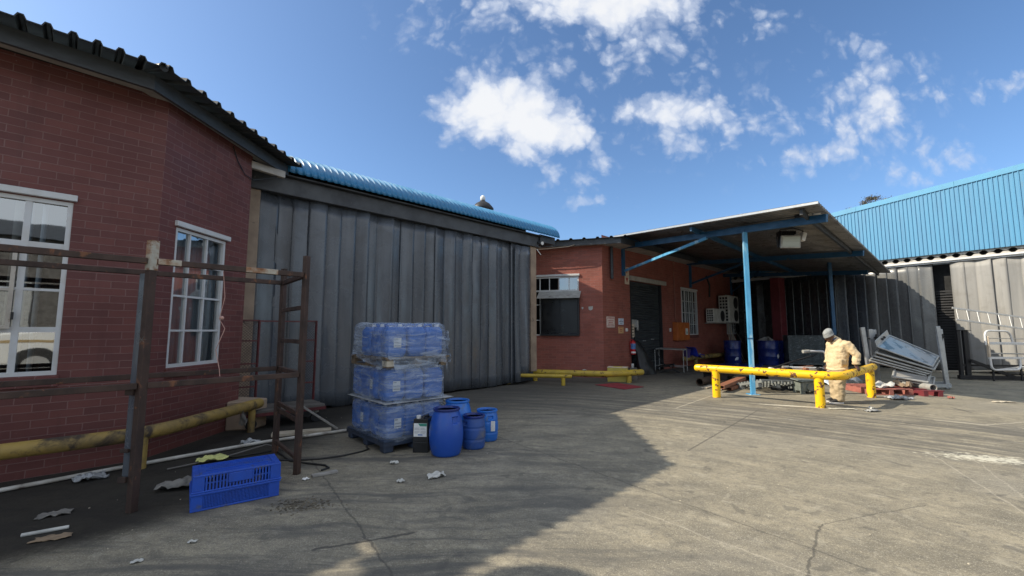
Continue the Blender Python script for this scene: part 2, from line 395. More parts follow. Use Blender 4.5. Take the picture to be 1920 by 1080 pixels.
def groundmat():
    m, k, b, out = newmat('concrete_yard')
    P = k.n('ShaderNodeNewGeometry').outputs['Position']
    x, y, z = [k.n('ShaderNodeSeparateXYZ', ins={0: P}).outputs[i] for i in range(3)]
    big = k.noise(P, .35, 4, .55); mid = k.noise(P, 1.7, 6, .62, .3); fine = k.noise(P, 14, 6, .7); grit = k.noise(P, 90, 3, .7)
    base = k.mix(k.rng(mid, .32, .70), (.29, .258, .188), (.165, .15, .115))
    base = k.mix(k.rng(fine, .44, .70, 0, .7), base, (.12, .11, .092))
    base = k.mix(k.rng(k.noise(P, 5.5, 7, .72, .5), .53, .66, 0, .45), base, (.40, .37, .29))
    base = k.mix(k.rng(big, .45, .68, 0, .55), base, (.20, .19, .165))
    base = k.mix(k.rng(grit, .54, .66, 0, .8), base, (.52, .48, .39))
    base = k.mix(k.rng(k.noise(P, 42, 6, .8), .54, .64, 0, .8), base, (.085, .08, .07))
    base = k.mix(k.rng(k.noise(P, 20, 6, .8), .56, .66, 0, .6), base, (.42, .385, .30))
    base = k.mix(k.rng(k.noise(P, 2.4, 8, .75, .8), .57, .66, 0, .55), base, (.10, .094, .08))
    # tyre streaks: arcs round a far centre
    rx = k.math('SUBTRACT', x, -4.25); ry = k.math('SUBTRACT', y, -3.0)
    rad = k.math('SQRT', k.math('ADD', k.math('MULTIPLY', rx, rx), k.math('MULTIPLY', ry, ry)))
    th = k.math('ARCTAN2', ry, rx)
    pv = k.n('ShaderNodeCombineXYZ', ins={0: k.math('MULTIPLY', rad, 2.6), 1: k.math('MULTIPLY', th, 3.2), 2: 0.0}).outputs[0]
    st = k.noise(pv, 1.6, 7, .7, .2)
    pv2 = k.n('ShaderNodeCombineXYZ', ins={0: k.math('MULTIPLY', rad, 9.0), 1: k.math('MULTIPLY', th, 9.0), 2: 3.0}).outputs[0]
    st2 = k.noise(pv2, 1.2, 5, .7)
    band = k.math('MULTIPLY', k.rng(rad, 12.3, 13.6), k.rng(rad, 17.2, 15.6))
    base = k.mix(k.math('MULTIPLY', k.math('ADD', k.math('MULTIPLY', band, .62), .20), k.rng(st, .40, .62)), base, (.085, .082, .075))
    base = k.mix(k.math('MULTIPLY', k.math('ADD', k.math('MULTIPLY', band, .62), .25), k.rng(st2, .48, .66)), base, (.095, .09, .082))
    base = k.mix(k.math('MULTIPLY', k.math('ADD', band, .3), k.rng(st2, .42, .28, 0, .5)), base, (.46, .43, .36))
    # diagonal scuffs on the near left part
    q = k.mapping(P, rot=(0, 0, R(-34)), scale=(.22, 3.2, 1))
    q2 = k.mapping(k.vm('ADD', P, k.vm('SCALE', k.n('ShaderNodeTexNoise', ins={'Vector': P, 'Scale': .8}).outputs[1])), rot=(0, 0, R(-34)), scale=(.3, 3.0, 1))
    q2.node.inputs[0].links[0].from_node.inputs[1].links[0].from_node.inputs[3].default_value = .5
    sc = k.noise(q2, 1.5, 7, .7)
    base = k.mix(k.math('MULTIPLY', k.rng(x, 3.0, -.5), k.rng(sc, .44, .64, 0, .8)), base, (.085, .083, .078))
    # blotchy oil and water marks
    bl = k.noise(P, 3.1, 3, .45, .6)
    base = k.mix(k.rng(bl, .65, .70, 0, .5), base, (.075, .072, .066))
    # dark oily lane by the strip doors and dirt along the bay with its deep shade painted in
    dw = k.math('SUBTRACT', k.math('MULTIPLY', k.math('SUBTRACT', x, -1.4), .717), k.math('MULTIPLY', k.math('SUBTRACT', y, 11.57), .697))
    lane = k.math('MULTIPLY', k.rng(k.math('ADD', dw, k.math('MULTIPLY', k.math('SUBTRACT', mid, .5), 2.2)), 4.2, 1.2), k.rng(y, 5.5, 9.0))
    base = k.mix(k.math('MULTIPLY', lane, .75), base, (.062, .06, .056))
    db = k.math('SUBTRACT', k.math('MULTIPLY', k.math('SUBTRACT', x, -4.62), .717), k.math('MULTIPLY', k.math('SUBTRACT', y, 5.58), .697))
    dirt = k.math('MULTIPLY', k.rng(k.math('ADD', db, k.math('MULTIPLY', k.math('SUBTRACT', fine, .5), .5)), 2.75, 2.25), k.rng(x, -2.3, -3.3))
    base = k.mix(k.math('MULTIPLY', dirt, .93), base, (.016, .0145, .0125))  # near-black tone holds real dirt plus painted shade by the rail
    # joints and cracks along the lines seen in the slab
    wv = k.n('ShaderNodeTexNoise', ins={'Vector': P, 'Scale': 3.5, 'Detail': 7.0, 'Roughness': .72}).outputs[1]
    wp = k.vm('ADD', P, k.vm('SCALE', k.vm('SUBTRACT', wv, (.5, .5, .5))))
    wp.node.inputs[1].links[0].from_node.inputs[3].default_value = .13
    wx, wy = [k.n('ShaderNodeSeparateXYZ', ins={0: wp}).outputs[i] for i in range(2)]
    def seg(a, c2, w, col, amt, wob=True):
        nonlocal base
        X, Y = (wx, wy) if wob else (x, y)
        L = math.hypot(c2[0] - a[0], c2[1] - a[1]); ux, uy = (c2[0] - a[0]) / L, (c2[1] - a[1]) / L
        dx = k.math('SUBTRACT', X, a[0]); dy = k.math('SUBTRACT', Y, a[1])
        t = k.math('ADD', k.math('MULTIPLY', dx, ux), k.math('MULTIPLY', dy, uy))
        tc = k.math('SUBTRACT', t, k.math('MINIMUM', k.math('MAXIMUM', t, 0.0), L))
        pp = k.math('SUBTRACT', k.math('MULTIPLY', dx, uy), k.math('MULTIPLY', dy, ux))
        d = k.math('SQRT', k.math('ADD', k.math('MULTIPLY', pp, pp), k.math('MULTIPLY', tc, tc)))
        base = k.mix(k.rng(d, w, w * .35, 0, amt), base, col)
    dk = (.055, .052, .048); lt = (.50, .46, .38)
    seg((-.71, 7.45), (2.4, 3.1), .013, dk, .5)
    seg((-2.5, 5.6), (-.1, 2.0), .013, dk, .6)
    seg((-1.45, 3.35), (-.8, 3.62), .022, dk, .8)
    seg((1.4, 2.4), (2.57, 3.78), .013, dk, .65); seg((2.57, 3.78), (3.83, 4.18), .010, dk, .5)
    seg((1.1, 4.08), (2.1, 2.85), .010, lt, .28)
    seg((5.48, 5.87), (4.3, 3.6), .012, lt, .30); seg((5.95, 5.87), (4.9, 4.3), .010, lt, .25)
    seg((3.4, 9.2), (6.4, 12.6), .02, lt, .5, False); seg((2.36, 6.0), (4.92, 8.91), .02, dk, .6, False)
    seg((4.92, 8.91), (9.4, 5.1), .02, dk, .45, False); seg((9.2, 9.3), (9.0, 8.7), .03, dk, .9, False); seg((11.0, 9.2), (10.8, 8.6), .03, dk, .8, False)
    seg((7.6, 8.0), (8.1, 7.6), .03, lt, .6); seg((8.1, 7.6), (9.3, 7.9), .025, lt, .5); seg((8.4, 7.4), (8.2, 6.6), .02, lt, .5)
    seg((-2.5, 5.6), (3.2, 9.6), .02, dk, .4, False)
    # powder spill
    dsp = k.n('ShaderNodeVectorMath', operation='LENGTH', ins={0: k.mapping(wp, loc=(5.98, 5.62, 0), rot=(0, 0, R(-20)), scale=(.75, .26, 1), typ='TEXTURE')}).outputs[1]
    base = k.mix(k.rng(k.math('ADD', dsp, k.math('MULTIPLY', k.math('SUBTRACT', fine, .5), 4.2)), .9, .1, 0, .75), base, (.60, .58, .48))
    dsp2 = k.n('ShaderNodeVectorMath', operation='LENGTH', ins={0: k.mapping(wp, loc=(6.0, 9.45, 0), rot=(0, 0, R(-24)), scale=(1.0, .09, 1), typ='TEXTURE')}).outputs[1]
    base = k.mix(k.rng(k.math('ADD', dsp2, k.math('MULTIPLY', k.math('SUBTRACT', fine, .5), 1.6)), 1.0, .3, 0, .8), base, (.60, .57, .48))
    k.set(b, 'Base Color', base)
    k.set(b, 'Roughness', k.rng(mid, .2, .8, .72, .92)); k.set(b, 'Specular IOR Level', .3)
    h = k.math('ADD', k.math('MULTIPLY', grit, .5), k.math('ADD', fine, k.math('MULTIPLY', mid, 1.5)))
    k.set(b, 'Normal', k.n('ShaderNodeBump', ins={'Strength': .5, 'Distance': .012, 'Height': h}))
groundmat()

# ------------------------------------------------------------------ camera, sun, sky
cd = bpy.data.cameras.new('camera'); cam = bpy.data.objects.new('camera', cd); COL.objects.link(cam)
cam.location = (0, 0, 1.6); cam.rotation_euler = (R(90 + 5.6), 0, 0)
cd.sensor_fit = 'HORIZONTAL'; cd.sensor_width = 36; cd.lens = 36 * 814 / 1920; cd.clip_start = .05; cd.clip_end = 2000
S.camera = cam
SUN_EL = 38.0; SUN_TRAVEL = V(.996, .07, 0).normalized()
sd = bpy.data.lights.new('sun', 'SUN'); sd.energy = 4.8; sd.angle = R(.5); sd.color = (1, .89, .71)
so = bpy.data.objects.new('sun', sd); COL.objects.link(so)
tv = V(SUN_TRAVEL.x * math.cos(R(SUN_EL)), SUN_TRAVEL.y * math.cos(R(SUN_EL)), -math.sin(R(SUN_EL)))
so.rotation_euler = tv.to_track_quat('-Z', 'Y').to_euler(); so.location = (-20, -3, 30)

W = bpy.data.worlds.new('World'); S.world = W; W.use_nodes = True
W.node_tree.nodes.clear(); k = NT(W.node_tree)
sky = k.n('ShaderNodeTexSky', sky_type='NISHITA', sun_disc=False)
sky.sun_elevation = R(SUN_EL); sky.sun_rotation = math.atan2(-SUN_TRAVEL.x, -SUN_TRAVEL.y)
sky.air_density = 1.0; sky.dust_density = 5; sky.ozone_density = 3.0; sky.altitude = 1600
SKYS = .135
D = k.n('ShaderNodeTexCoord').outputs['Generated']
dx, dy, dz = [k.n('ShaderNodeSeparateXYZ', ins={0: D}).outputs[i] for i in range(3)]
den = k.math('MAXIMUM', k.math('ABSOLUTE', dy), .02)
u = k.math('DIVIDE', dx, den); v = k.math('DIVIDE', dz, den)
uv = k.n('ShaderNodeCombineXYZ', ins={0: u, 1: v, 2: 0.0}).outputs[0]
wn = k.n('ShaderNodeTexNoise', ins={'Vector': uv, 'Scale': 5.5, 'Detail': 6.0, 'Roughness': .62}).outputs[1]
wsc = k.vm('SCALE', k.vm('SUBTRACT', wn, (.5, .5, .5))); wsc.node.inputs[3].default_value = .11
uvw = k.vm('ADD', uv, wsc)
T56 = R(5.6)
def dirpx(px, py):
    X = (px - 960) / 814; yd = (py - 540) / 814
    Y = math.cos(T56) + yd * math.sin(T56); Z = math.sin(T56) - yd * math.cos(T56)
    return X / Y, Z / Y
clouds = [  # direction (as seen from the yard), half sizes, tilt, density
    (925, 200, 98, 70, 0, 1.75), (1005, 228, 84, 56, -12, 1.6), (1065, 243, 64, 38, -20, 1.1), (845, 218, 45, 22, 0, .6), (985, 288, 62, 24, -18, .95),
    (1028, 318, 26, 40, 15, .6), (1130, 5, 175, 44, 0, 1.5), (1205, 25, 130, 60, 0, .8), (1215, 95, 115, 62, 0, .50), (1175, 110, 70, 40, 0, .45), (800, 0, 60, 26, 0, .65),
    (930, 2, 70, 26, 0, .8), (930, 122, 30, 16, 0, .5), (1080, 148, 70, 24, 0, .45), (1130, 305, 46, 26, 15, .62), (1090, 382, 50, 14, 0, .5),
    (1230, 205, 75, 40, 0, .72), (1305, 215, 95, 48, 0, .95), (1390, 215, 62, 34, 0, .7), (1290, 265, 70, 36, 0, .52), (1180, 205, 60, 24, 0, .45),
    (1470, 212, 60, 18, 0, .42), (1650, 128, 62, 46, 28, .66), (1612, 180, 62, 52, 35, .7), (1650, 212, 78, 42, 25, 1.0), (1570, 262, 110, 34, 24, .78), (1495, 300, 66, 30, 15, .6),
    (1690, 296, 95, 26, 0, .42), (1880, 165, 62, 28, 22, .62), (1765, 180, 40, 20, 0, .36), (1620, 80, 60, 18, 0, .36), (900, 70, 50, 20, 0, .3), (1180, 60, 230, 110, 0, .36), (1010, 160, 170, 90, 0, .33), (1560, 215, 250, 120, 15, .34), (1320, 235, 210, 80, 0, .34), (1100, 330, 130, 60, 0, .30), (1730, 290, 150, 60, 0, .34), (860, 50, 170, 60, 0, .32), (1450, 40, 120, 50, 0, .26), (1000, 95, 46, 30, 0, .34)]
tot = None
for cx, cy, rx, ry, rot, amp in clouds:
    uu, vv = dirpx(cx, cy); e = dirpx(cx + rx, cy)[0] - uu; g = vv - dirpx(cx, cy + ry)[1]
    q = k.mapping(uvw, loc=(uu, vv, 0), rot=(0, 0, R(rot)), scale=(e, g, 1), typ='TEXTURE')
    ln = k.n('ShaderNodeVectorMath', operation='LENGTH', ins={0: q}).outputs[1]
    bl = k.rng(ln, 1.7, .1, 0, amp)
    tot = bl if tot is None else k.math('MAXIMUM', tot, k.math('ADD', bl, k.math('MULTIPLY', tot, .25)))
front = k.rng(dy, .02, .1)
nz = k.noise(uvw, 9, 9, .6, 0)
vor = k.n('ShaderNodeTexVoronoi', feature='F1', voronoi_dimensions='2D', ins={'Vector': uvw, 'Scale': 17.0, 'Detail': 2.0, 'Roughness': .55}).outputs[0]; nb = k.noise(D, 2.2, 7, .62, .3)
dens = k.math('ADD', k.math('MULTIPLY', tot, front), k.math('ADD', k.math('MULTIPLY', k.math('SUBTRACT', nz, .5), 1.3), k.math('MULTIPLY', k.math('SUBTRACT', .50, vor), .75)))
fac = k.math('MULTIPLY', k.rng(dens, .02, 1.0), k.rng(tot, .02, .3))
# unseen bright clouds behind and overhead, added as neutral fill light
high = k.math('MULTIPLY', front, k.rng(v, 1.5, 1.1))
cloud_fill = k.math('MULTIPLY', k.math('MULTIPLY', k.rng(nb, .36, .58), k.rng(dz, .0, .15)), k.math('SUBTRACT', 1.0, high))
ccol = k.mix(k.rng(dens, .5, 1.5), (3.5, 3.9, 4.7), (5.0, 5.05, 5.15))
skyc = k.mix(1.0, sky.outputs[0], (.84, .98, 1.06), 'MULTIPLY')
mixc = k.mix(k.math('MULTIPLY', cloud_fill, .92), k.mix(k.math('MULTIPLY', fac, .94), skyc, ccol), (5.7, 5.95, 6.2))
bg = k.n('ShaderNodeBackground', ins={'Color': mixc, 'Strength': SKYS})
wo = k.n('ShaderNodeOutputWorld'); W.node_tree.links.new(bg.outputs[0], wo.inputs[0])
W.cycles.sampling_method = 'MANUAL'; W.cycles.sample_map_resolution = 512
vs_ = S.view_settings; vs_.view_transform = 'Standard'; vs_.look = 'None'; vs_.exposure = .5; vs_.gamma = 1
S.cycles.max_bounces = 8; S.cycles.transparent_max_bounces = 24; S.cycles.sample_clamp_indirect = 6

# ------------------------------------------------------------------ ground
mb = MB(); mb.quad((-400, -400, 0), (400, -400, 0), (400, 400, 0), (-400, 400, 0))
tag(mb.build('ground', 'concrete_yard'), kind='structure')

# ------------------------------------------------------------------ wall frames
F1 = Fr((-4.62, 5.58), (-.697, -.717), (.717, -.697))     # bay, face towards the camera's left
F2 = Fr((-4.62, 5.58), (.018, 1), (1, -.018))             # bay, face along the view
F3 = Fr((-4.59, 7.42), (-1, 0), (0, 1))                   # bay, far end
F0 = Fr((-7.49, 3.77), (-.697, -.717), (.717, -.697))              # bay, outside the picture
W3 = Fr((-1.40, 11.57), (.697, .717), (.717, -.697))      # strip door wall
FA = Fr((3.14, 15.0), (-.956, .292), (-.292, -.956))      # workshop, face to the camera
FD = Fr((3.14, 15.0), (.697, .717), (.717, -.697))        # workshop, shaded long face
FR = Fr((16.4, 18.6), (.55, -.835), (-.835, -.55))        # warehouse on the right

def wall_cells(mb, fr, s0, s1, z0, z1, holes, dep=.14):
    ss = sorted({s0, s1, *[h[0] for h in holes], *[h[1] for h in holes]})
    zs = sorted({z0, z1, *[h[2] for h in holes], *[h[3] for h in holes]})
    for a, b_ in zip(ss, ss[1:]):
        for c, d in zip(zs, zs[1:]):
            m, n = (a + b_) / 2, (c + d) / 2
            if any(h[0] < m < h[1] and h[2] < n < h[3] for h in holes): continue
            mb.quad(fr.p(a, c), fr.p(b_, c), fr.p(b_, d), fr.p(a, d))
    for a, b_, c, d in holes:
        for (p, q) in (((a, c), (a, d)), ((b_, d), (b_, c)), ((a, d), (b_, d)), ((b_, c), (a, c))):
            mb.quad(fr.p(*p), fr.p(*q), fr.p(*q, -dep), fr.p(*p, -dep))

def window(fr, s0, s1, z0, z1, cols, rows, parent, fm='frame_white', heavy=(), off=-.07, bar=.028, glass='glass', lintel=True, sill=True, lm='frame_white', extra=None, name='window'):
    mb = MB(); b = .045
    fr.box(mb, s0, s0 + b, z0, z1, off, off + .06); fr.box(mb, s1 - b, s1, z0, z1, off, off + .06)
    fr.box(mb, s0 + b, s1 - b, z0, z0 + b, off, off + .06); fr.box(mb, s0 + b, s1 - b, z1 - b, z1, off, off + .06)
    for c in cols:
        w = .055 if c in heavy else bar
        fr.box(mb, c - w / 2, c + w / 2, z0 + b, z1 - b, off + .004, off + .05)
    for r in rows:
        w = .06 if r in heavy else bar
        fr.box(mb, s0 + b, s1 - b, r - w / 2, r + w / 2, off + .007, off + .047)
    w = mb.build(name, fm, parent)
    mb = MB(); mb.quad(fr.p(s0 + .02, z0 + .02, off + .02), fr.p(s1 - .02, z0 + .02, off + .02), fr.p(s1 - .02, z1 - .02, off + .02), fr.p(s0 + .02, z1 - .02, off + .02))
    mb.build('pane', glass, w)
    if lintel:
        mb = MB(); fr.box(mb, s0 - .03, s1 + .05, z1 + .012, z1 + .085, -.01, .045); mb.build('lintel', lm, w, bevel=.006)
    if sill:
        mb = MB(); fr.box(mb, s0 - .02, s1 + .03, z0 - .13, z0 - .004, -.12, .03); mb.build('sill', 'brick_dark' if fm != 'x' else fm, w, bevel=.006)
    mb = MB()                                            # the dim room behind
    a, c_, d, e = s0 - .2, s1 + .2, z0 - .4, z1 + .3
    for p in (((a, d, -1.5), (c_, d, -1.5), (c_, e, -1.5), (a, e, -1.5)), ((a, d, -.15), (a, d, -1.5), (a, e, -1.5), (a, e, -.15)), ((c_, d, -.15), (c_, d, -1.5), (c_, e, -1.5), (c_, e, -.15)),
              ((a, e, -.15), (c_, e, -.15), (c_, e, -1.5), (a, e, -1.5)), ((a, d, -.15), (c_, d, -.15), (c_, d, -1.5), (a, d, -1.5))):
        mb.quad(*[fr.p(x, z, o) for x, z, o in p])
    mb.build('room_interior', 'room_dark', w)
    return w

def blinds(fr, s0, s1, z0, z1, parent, pitch=.10, turn=35, mat='blind', skip=()):
    mb = MB(); s = s0; i = 0
    while s < s1:
        if i not in skip:
            c, w = math.cos(R(turn + rnd.uniform(-6, 6))) * .05, math.sin(R(turn)) * .05
            mb.grid(lambda a, b: fr.p(s + (a - .5) * 2 * c, z0 + b * (z1 - z0), -.14 + (a - .5) * 2 * w + .008 * math.sin(a * 3.14)), 2, 1)
        s += pitch; i += 1
    return mb.build('blind', mat, parent, smooth=60, solid=.002)

# ------------------------------------------------------------------ brick bay building (left)
bay = thing('brick_building', 'dark maroon brick building with a bay front and black ribbed roof along the left edge', 'building', (-4.62, 5.58, 0), 0)
mb = MB()
wall_cells(mb, F1, 0, 3.3, 0, 4.78, [(.80, 2.36, 1.1, 3.1)])
wall_cells(mb, F2, 0, 1.84, 0, 4.78, [(.28, 1.30, 1.1, 3.02)])
wall_cells(mb, F3, 0, 4.5, 0, 4.78, []); wall_cells(mb, F0, 0, 6, 0, 4.78, []); wall_cells(mb, Fr(F1.p(3.3, 0), -F1.n, F1.d), 0, .8, 0, 4.78, [])
mb.build('wall', 'brick_dark', bay)
w1 = window(F1, .80, 2.36, 1.1, 3.1, [1.15, 1.98], [2.57, 2.06, 1.61], bay, heavy=(1.15, 1.98, 2.57, 1.61), fm='frame_white')
blinds(F1, .82, 1.16, 1.12, 3.08, w1, turn=70, skip=(1,)); blinds(F1, 1.22, 2.3, 1.12, 3.08, w1, pitch=.13, turn=55, mat='curtain_pale', skip=(1, 2, 3, 5))
mb = MB()                                                # the open casement sash
for a0, a1, z0, z1 in ((1.19, 1.225, 1.62, 2.5), (1.90, 1.94, 1.62, 2.5), (1.225, 1.90, 1.62, 1.66), (1.225, 1.90, 2.46, 2.5), (1.225, 1.90, 2.03, 2.06)): F1.box(mb, a0, a1, z0, z1, -.005, .03)
sash = mb.build('sash', 'frame_worn', w1)
mb = MB(); F1.box(mb, 1.17, 1.19, 1.72, 1.80, -.0, .05); mb.build('stay', 'iron_black', w1)
w2 = window(F2, .28, 1.30, 1.1, 3.02, [.575, .915], [2.55, 2.08, 1.60], bay)
blinds(F2, .33, 1.08, 1.0, 3.0, w2, pitch=.092, turn=16); blinds(F2, 1.14, 1.3, 1.0, 3.0, w2, pitch=.09, turn=60)
# eaves
E0, E1, E2 = V(-4.15, 4.95, 0) + F1.d * 3.6, V(-4.15, 4.95, 0), V(-4.06, 8.15, 0)
def eave_off(o):   # the eaves line moved inwards by o
    n1, n2 = F1.n, F2.n
    a = E0 - n1 * o; c_ = E2 - n2 * o
    b_ = E1 - n1 * o * .93 - n2 * o * .42
    return a, b_, c_
def ring(name, mat, o0, o1, z0, z1, bev=0):
    A, B = eave_off(o0), eave_off(o1)
    mb = MB()
    for i in range(2):
        P = [A[i], A[i + 1], B[i + 1], B[i]]
        mb.prism([p + V(0, 0, z0) for p in P], (0, 0, z1 - z0))
    return mb.build(name, mat, bay)
ring('fascia', 'fascia_dark', .27, .31, 4.58, 4.765)
ring('soffit', 'soffit_pale', .313, .56, 4.665, 4.69)
mb = MB()
def rib_profile(s, pitch, rw, h):
    q = (s / pitch) % 1.0 * pitch
    a = rw * .28
    if q < a: return h * q / a
    if q < rw - a: return h
    if q < rw: return h * (rw - q) / a
    return 0
def roof_sheet(mb, A, B, inn, pitch, rw, h, z0, slope, depth, hipA=None, hipB=None):
    L = (B - A).length; d = (B - A).normalized(); ss = [0]
    s = 0
    while s < L:
        for q in (.0005, rw * .28, rw * .72, rw - .0005): ss.append(s + q)
        s += pitch
    ss = sorted(x for x in ss if x <= L) + [L]
    rows = []
    for x in ss:
        dep = depth
        if hipB is not None: dep = min(dep, max(.02, (L - x) * hipB))
        if hipA is not None: dep = min(dep, max(.02, x * hipA))
        p = A + d * x; hh = rib_profile(x, pitch, rw, h)
        rows.append((p + V(0, 0, z0 + hh), p + inn * dep + V(0, 0, z0 + hh + dep * slope)))
    n = len(rows)
    mb.add([r[0] for r in rows] + [r[1] for r in rows], [(i, i + 1, n + i + 1, n + i) for i in range(n - 1)])
roof_sheet(mb, E1, E0, -F1.n, .19, .085, .05, 4.745, .16, 3.2, hipA=2.4)
roof_sheet(mb, E1, E2, -F2.n, .28, .10, .055, 4.745, .16, 3.0, hipA=2.4)
roof_sheet(mb, E0 - F1.n * .69, E0 - F1.n * .69 + F1.d * 5, -F1.n, .19, .085, .05, 4.745, .16, 2.6)
mb.build('roof', 'roof_dark', bay, solid=.012)
hd = -(F1.n + F2.n).normalized(); mb = MB(); mb.tube([E1 + V(0, 0, 4.775) + hd * .07, E1 + hd * .5 + V(0, 0, 4.785 + .46 * .16), E1 + hd * 2.6 + V(0, 0, 4.785 + 2.4 * .16)], .05, 10); mb.build('hip_cap', 'roof_dark', bay, smooth=50)
mb = MB(); mb.quad((-12, 2, 4.70), E0 - F1.n * .85 + V(0, 0, 4.70), E1 + V(-.45, .15, 4.70), E2 + V(-.4, -.1, 4.70), (-12, 8.0, 4.70)); mb.build('ceiling', 'room_dark', bay)
mb = MB(); mb.beam((-4.62, 7.42, 4.52), (-4.30, 7.95, 4.52), .09, .13); mb.build('rafter_end', 'soffit_pale', bay, bevel=.008)
mb = MB(); mb.tube([F2.p(1.3, 4.62, .01), F2.p(1.42, 4.42, .02), F2.p(1.62, 4.26, .02), F2.p(1.84, 4.24, .03), V(-4.45, 7.7, 4.36), V(-4.35, 7.9, 4.5)], .008, 6); mb.build('cable', 'cable_black', bay)
mb = MB(); mb.prism([(-4.58, 7.10, 0), (-4.20, 7.22, 0), (-4.16, 7.55, 0), (-4.9, 7.75, 0), (-4.9, 7.43, 0), (-4.585, 7.43, 0)], (0, 0, .46)); mb.build('plinth', 'plaster_beige', bay, bevel=.02)

# ------------------------------------------------------------------ strip door building
sb = thing('strip_door_building', 'warehouse bay with a blue bullnose roof over tall dark strip curtains', 'building', (-1.4, 11.57, 0), W3.ang())
for s0, s1, z0, dz in ((-5.12, -4.88, 0, 0), (2.82, 3.10, .34, 0)):
    mb = MB(); W3.box(mb, s0, s1, z0, 4.27, -.25, .03); mb.build('pilaster', 'plaster_beige', sb, bevel=.012)
mb = MB(); W3.box(mb, -5.3, 3.14, 4.262, 4.60, -.2, .10); mb.build('beam', 'beam_dark', sb, bevel=.01)
mb = MB(); W3.box(mb, -5.3, -5.123, 0, 4.26, -.3, .0); W3.box(mb, -5.6, 3.3, 0, 5.2, -.62, -.6)
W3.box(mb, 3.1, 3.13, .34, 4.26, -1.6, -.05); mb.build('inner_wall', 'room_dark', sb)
mb = MB()
NW, wl = 65, .14
def bull(a, b):
    s = -5.72 + a * (NW * wl); w = .045 * max(0, math.cos(2 * math.pi * s / wl)) ** 1.6
    t = b * 1.45
    if t < 1: th = t * math.pi / 2; o = .30 - .92 * (1 - math.cos(th)); z = 4.655 + .54 * math.sin(th); nx, nz = math.cos(th), math.sin(th)
    else: o = .30 - .92 - (t - 1) * 14; z = 5.195 + (t - 1) * 1.2; nx, nz = 0, 1
    return W3.p(s, z + w * nz, o + w * nx)
mb.grid(bull, NW * 10, 16)
mb.grid(lambda a, b: bull(1.0 + a * 4 / NW, b * .50), 40, 10); mb.build('roof', 'roof_blue', sb, smooth=50, solid=.004)
mb = MB(); W3.box(mb, 3.142, 3.9, 4.44, 4.68, -.4, .16); mb.build('valley_board', 'roof_dark', sb)
mb = MB(); W3.box(mb, -5.5, 3.2, 4.605, 4.63, -.5, .22); mb.build('purlin', 'beam_dark', sb)

sc = thing('strip_curtain', 'wall of tall overlapping dark grey door strips under the blue bullnose roof', 'strip curtain', (-1.4, 11.57, 0), W3.ang())
def strip(fr, s, w, z0, z1, lean, bow, o, mat, parent, sway=0.0, ragged=.02, name='strip'):
    mb = MB(); ph = rnd.uniform(0, 6); ph2 = rnd.uniform(0, 6); a1 = rnd.uniform(.4, 1); ra, rb = rnd.uniform(-ragged, ragged), rnd.uniform(-ragged, ragged)
    def f(a, b):
        z = z0 + (z1 + ra * (1 - a) + rb * a - z0) * b
        x = s + (a - .5) * w + sway * (1 - b) ** 2
        y = o + lean * (a - .5) + bow * math.sin(a * math.pi) * (1 + .4 * math.sin(z * 1.1 + ph)) + .006 * a1 * math.sin(z * 1.7 + ph2 + a * 2.5) * (1.15 - b) + .003 * math.sin(z * 5 + ph + 4 * a)
        return fr.p(x, z, y)
    mb.grid(f, 6, 14)
    return mb.build(name, mat, parent, smooth=70, solid=.006)
s = -4.86; i = 0
while s < 2.7:
    w = rnd.uniform(.35, .42)
    strip(W3, s + .16, w, rnd.uniform(.02, .06), 4.27, rnd.choice((-1, 1, 1)) * rnd.uniform(.035, .09), rnd.uniform(-.02, .03), rnd.uniform(-.07, -.01), 'strip_dark', sc, ragged=.045)
    s += rnd.uniform(.29, .345); i += 1
strip(W3, 2.52, .46, .26, 4.2, .10, .11, .03, 'strip_dark', sc, sway=-.06); strip(W3, 2.24, .34, .08, 4.2, -.08, .08, .01, 'strip_dark', sc)

vt = thing('roof_ventilator', 'dark round roof ventilator with a white cap above the blue roof', 'ventilator', (-1.24, 18, 5.2))
mb = MB(); mb.lathe([(.42, 0), (.42, 1.45), (.46, 1.5), (.46, 1.56), (.30, 1.75), (.12, 1.86), (.10, 1.9)], (-1.24, 18, 5.2), 20); mb.build('hood', 'iron_black', vt, smooth=40)
mb = MB(); mb.ball((-1.24, 18, 7.19), (.11, .11, .14)); mb.build('cap', 'white_plastic', vt, smooth=60)
mb = MB(); mb.beam((-.95, 18, 6.62), (-.82, 17.9, 6.58), .12, .1); mb.build('bracket', 'galv_dull', vt)

# ------------------------------------------------------------------ workshop (centre)
ws = thing('brick_workshop', 'red brick workshop with a roller shutter and white barred windows behind the canopy', 'building', (3.14, 15, 0))
mb = MB()
wall_cells(mb, FA, 0, 4.2, 0, 4.62, [(.82, 2.62, 1.42, 3.52)])
wall_cells(mb, FD, 0, 14.2, 0, 4.95, [(1.9, 4.55, 0, 3.5), (6.5, 8.3, 1.4, 3.48), (12.35, 14.0, 1.4, 3.5)], dep=.16)
mb.build('wall', 'brick_red', ws)
mb = MB(); FD.box(mb, .6, 17, 0, 4.9, -1.75, -1.7); FD.box(mb, 14.2, 17, 0, 4.9, -.2, -.1); FA.box(mb, 0.6, 4.2, 0, 4.6, -1.75, -1.7); mb.build('inner_wall', 'room_dark', ws)
wa = window(FA, .82, 2.62, 1.42, 3.52, [1.17, 1.53, 1.88, 2.23], [3.02, 2.52, 1.97], ws, heavy=(3.02,), lm='frame_white', sill=False, glass='glass_dusty')
mb = MB(); FA.box(mb, .86, 2.12, 1.50, 2.86, .0, .10); mb.build('screen_box', 'black_plastic', wa, bevel=.008)
mb = MB()
for x0, x1, z0, z1 in ((.82, 2.2, 1.42, 1.495), (.80, .855, 1.495, 2.9), (2.125, 2.18, 1.495, 2.9), (1.47, 1.51, 1.5, 2.86)): FA.box(mb, x0, x1, z0, z1, .0, .125)
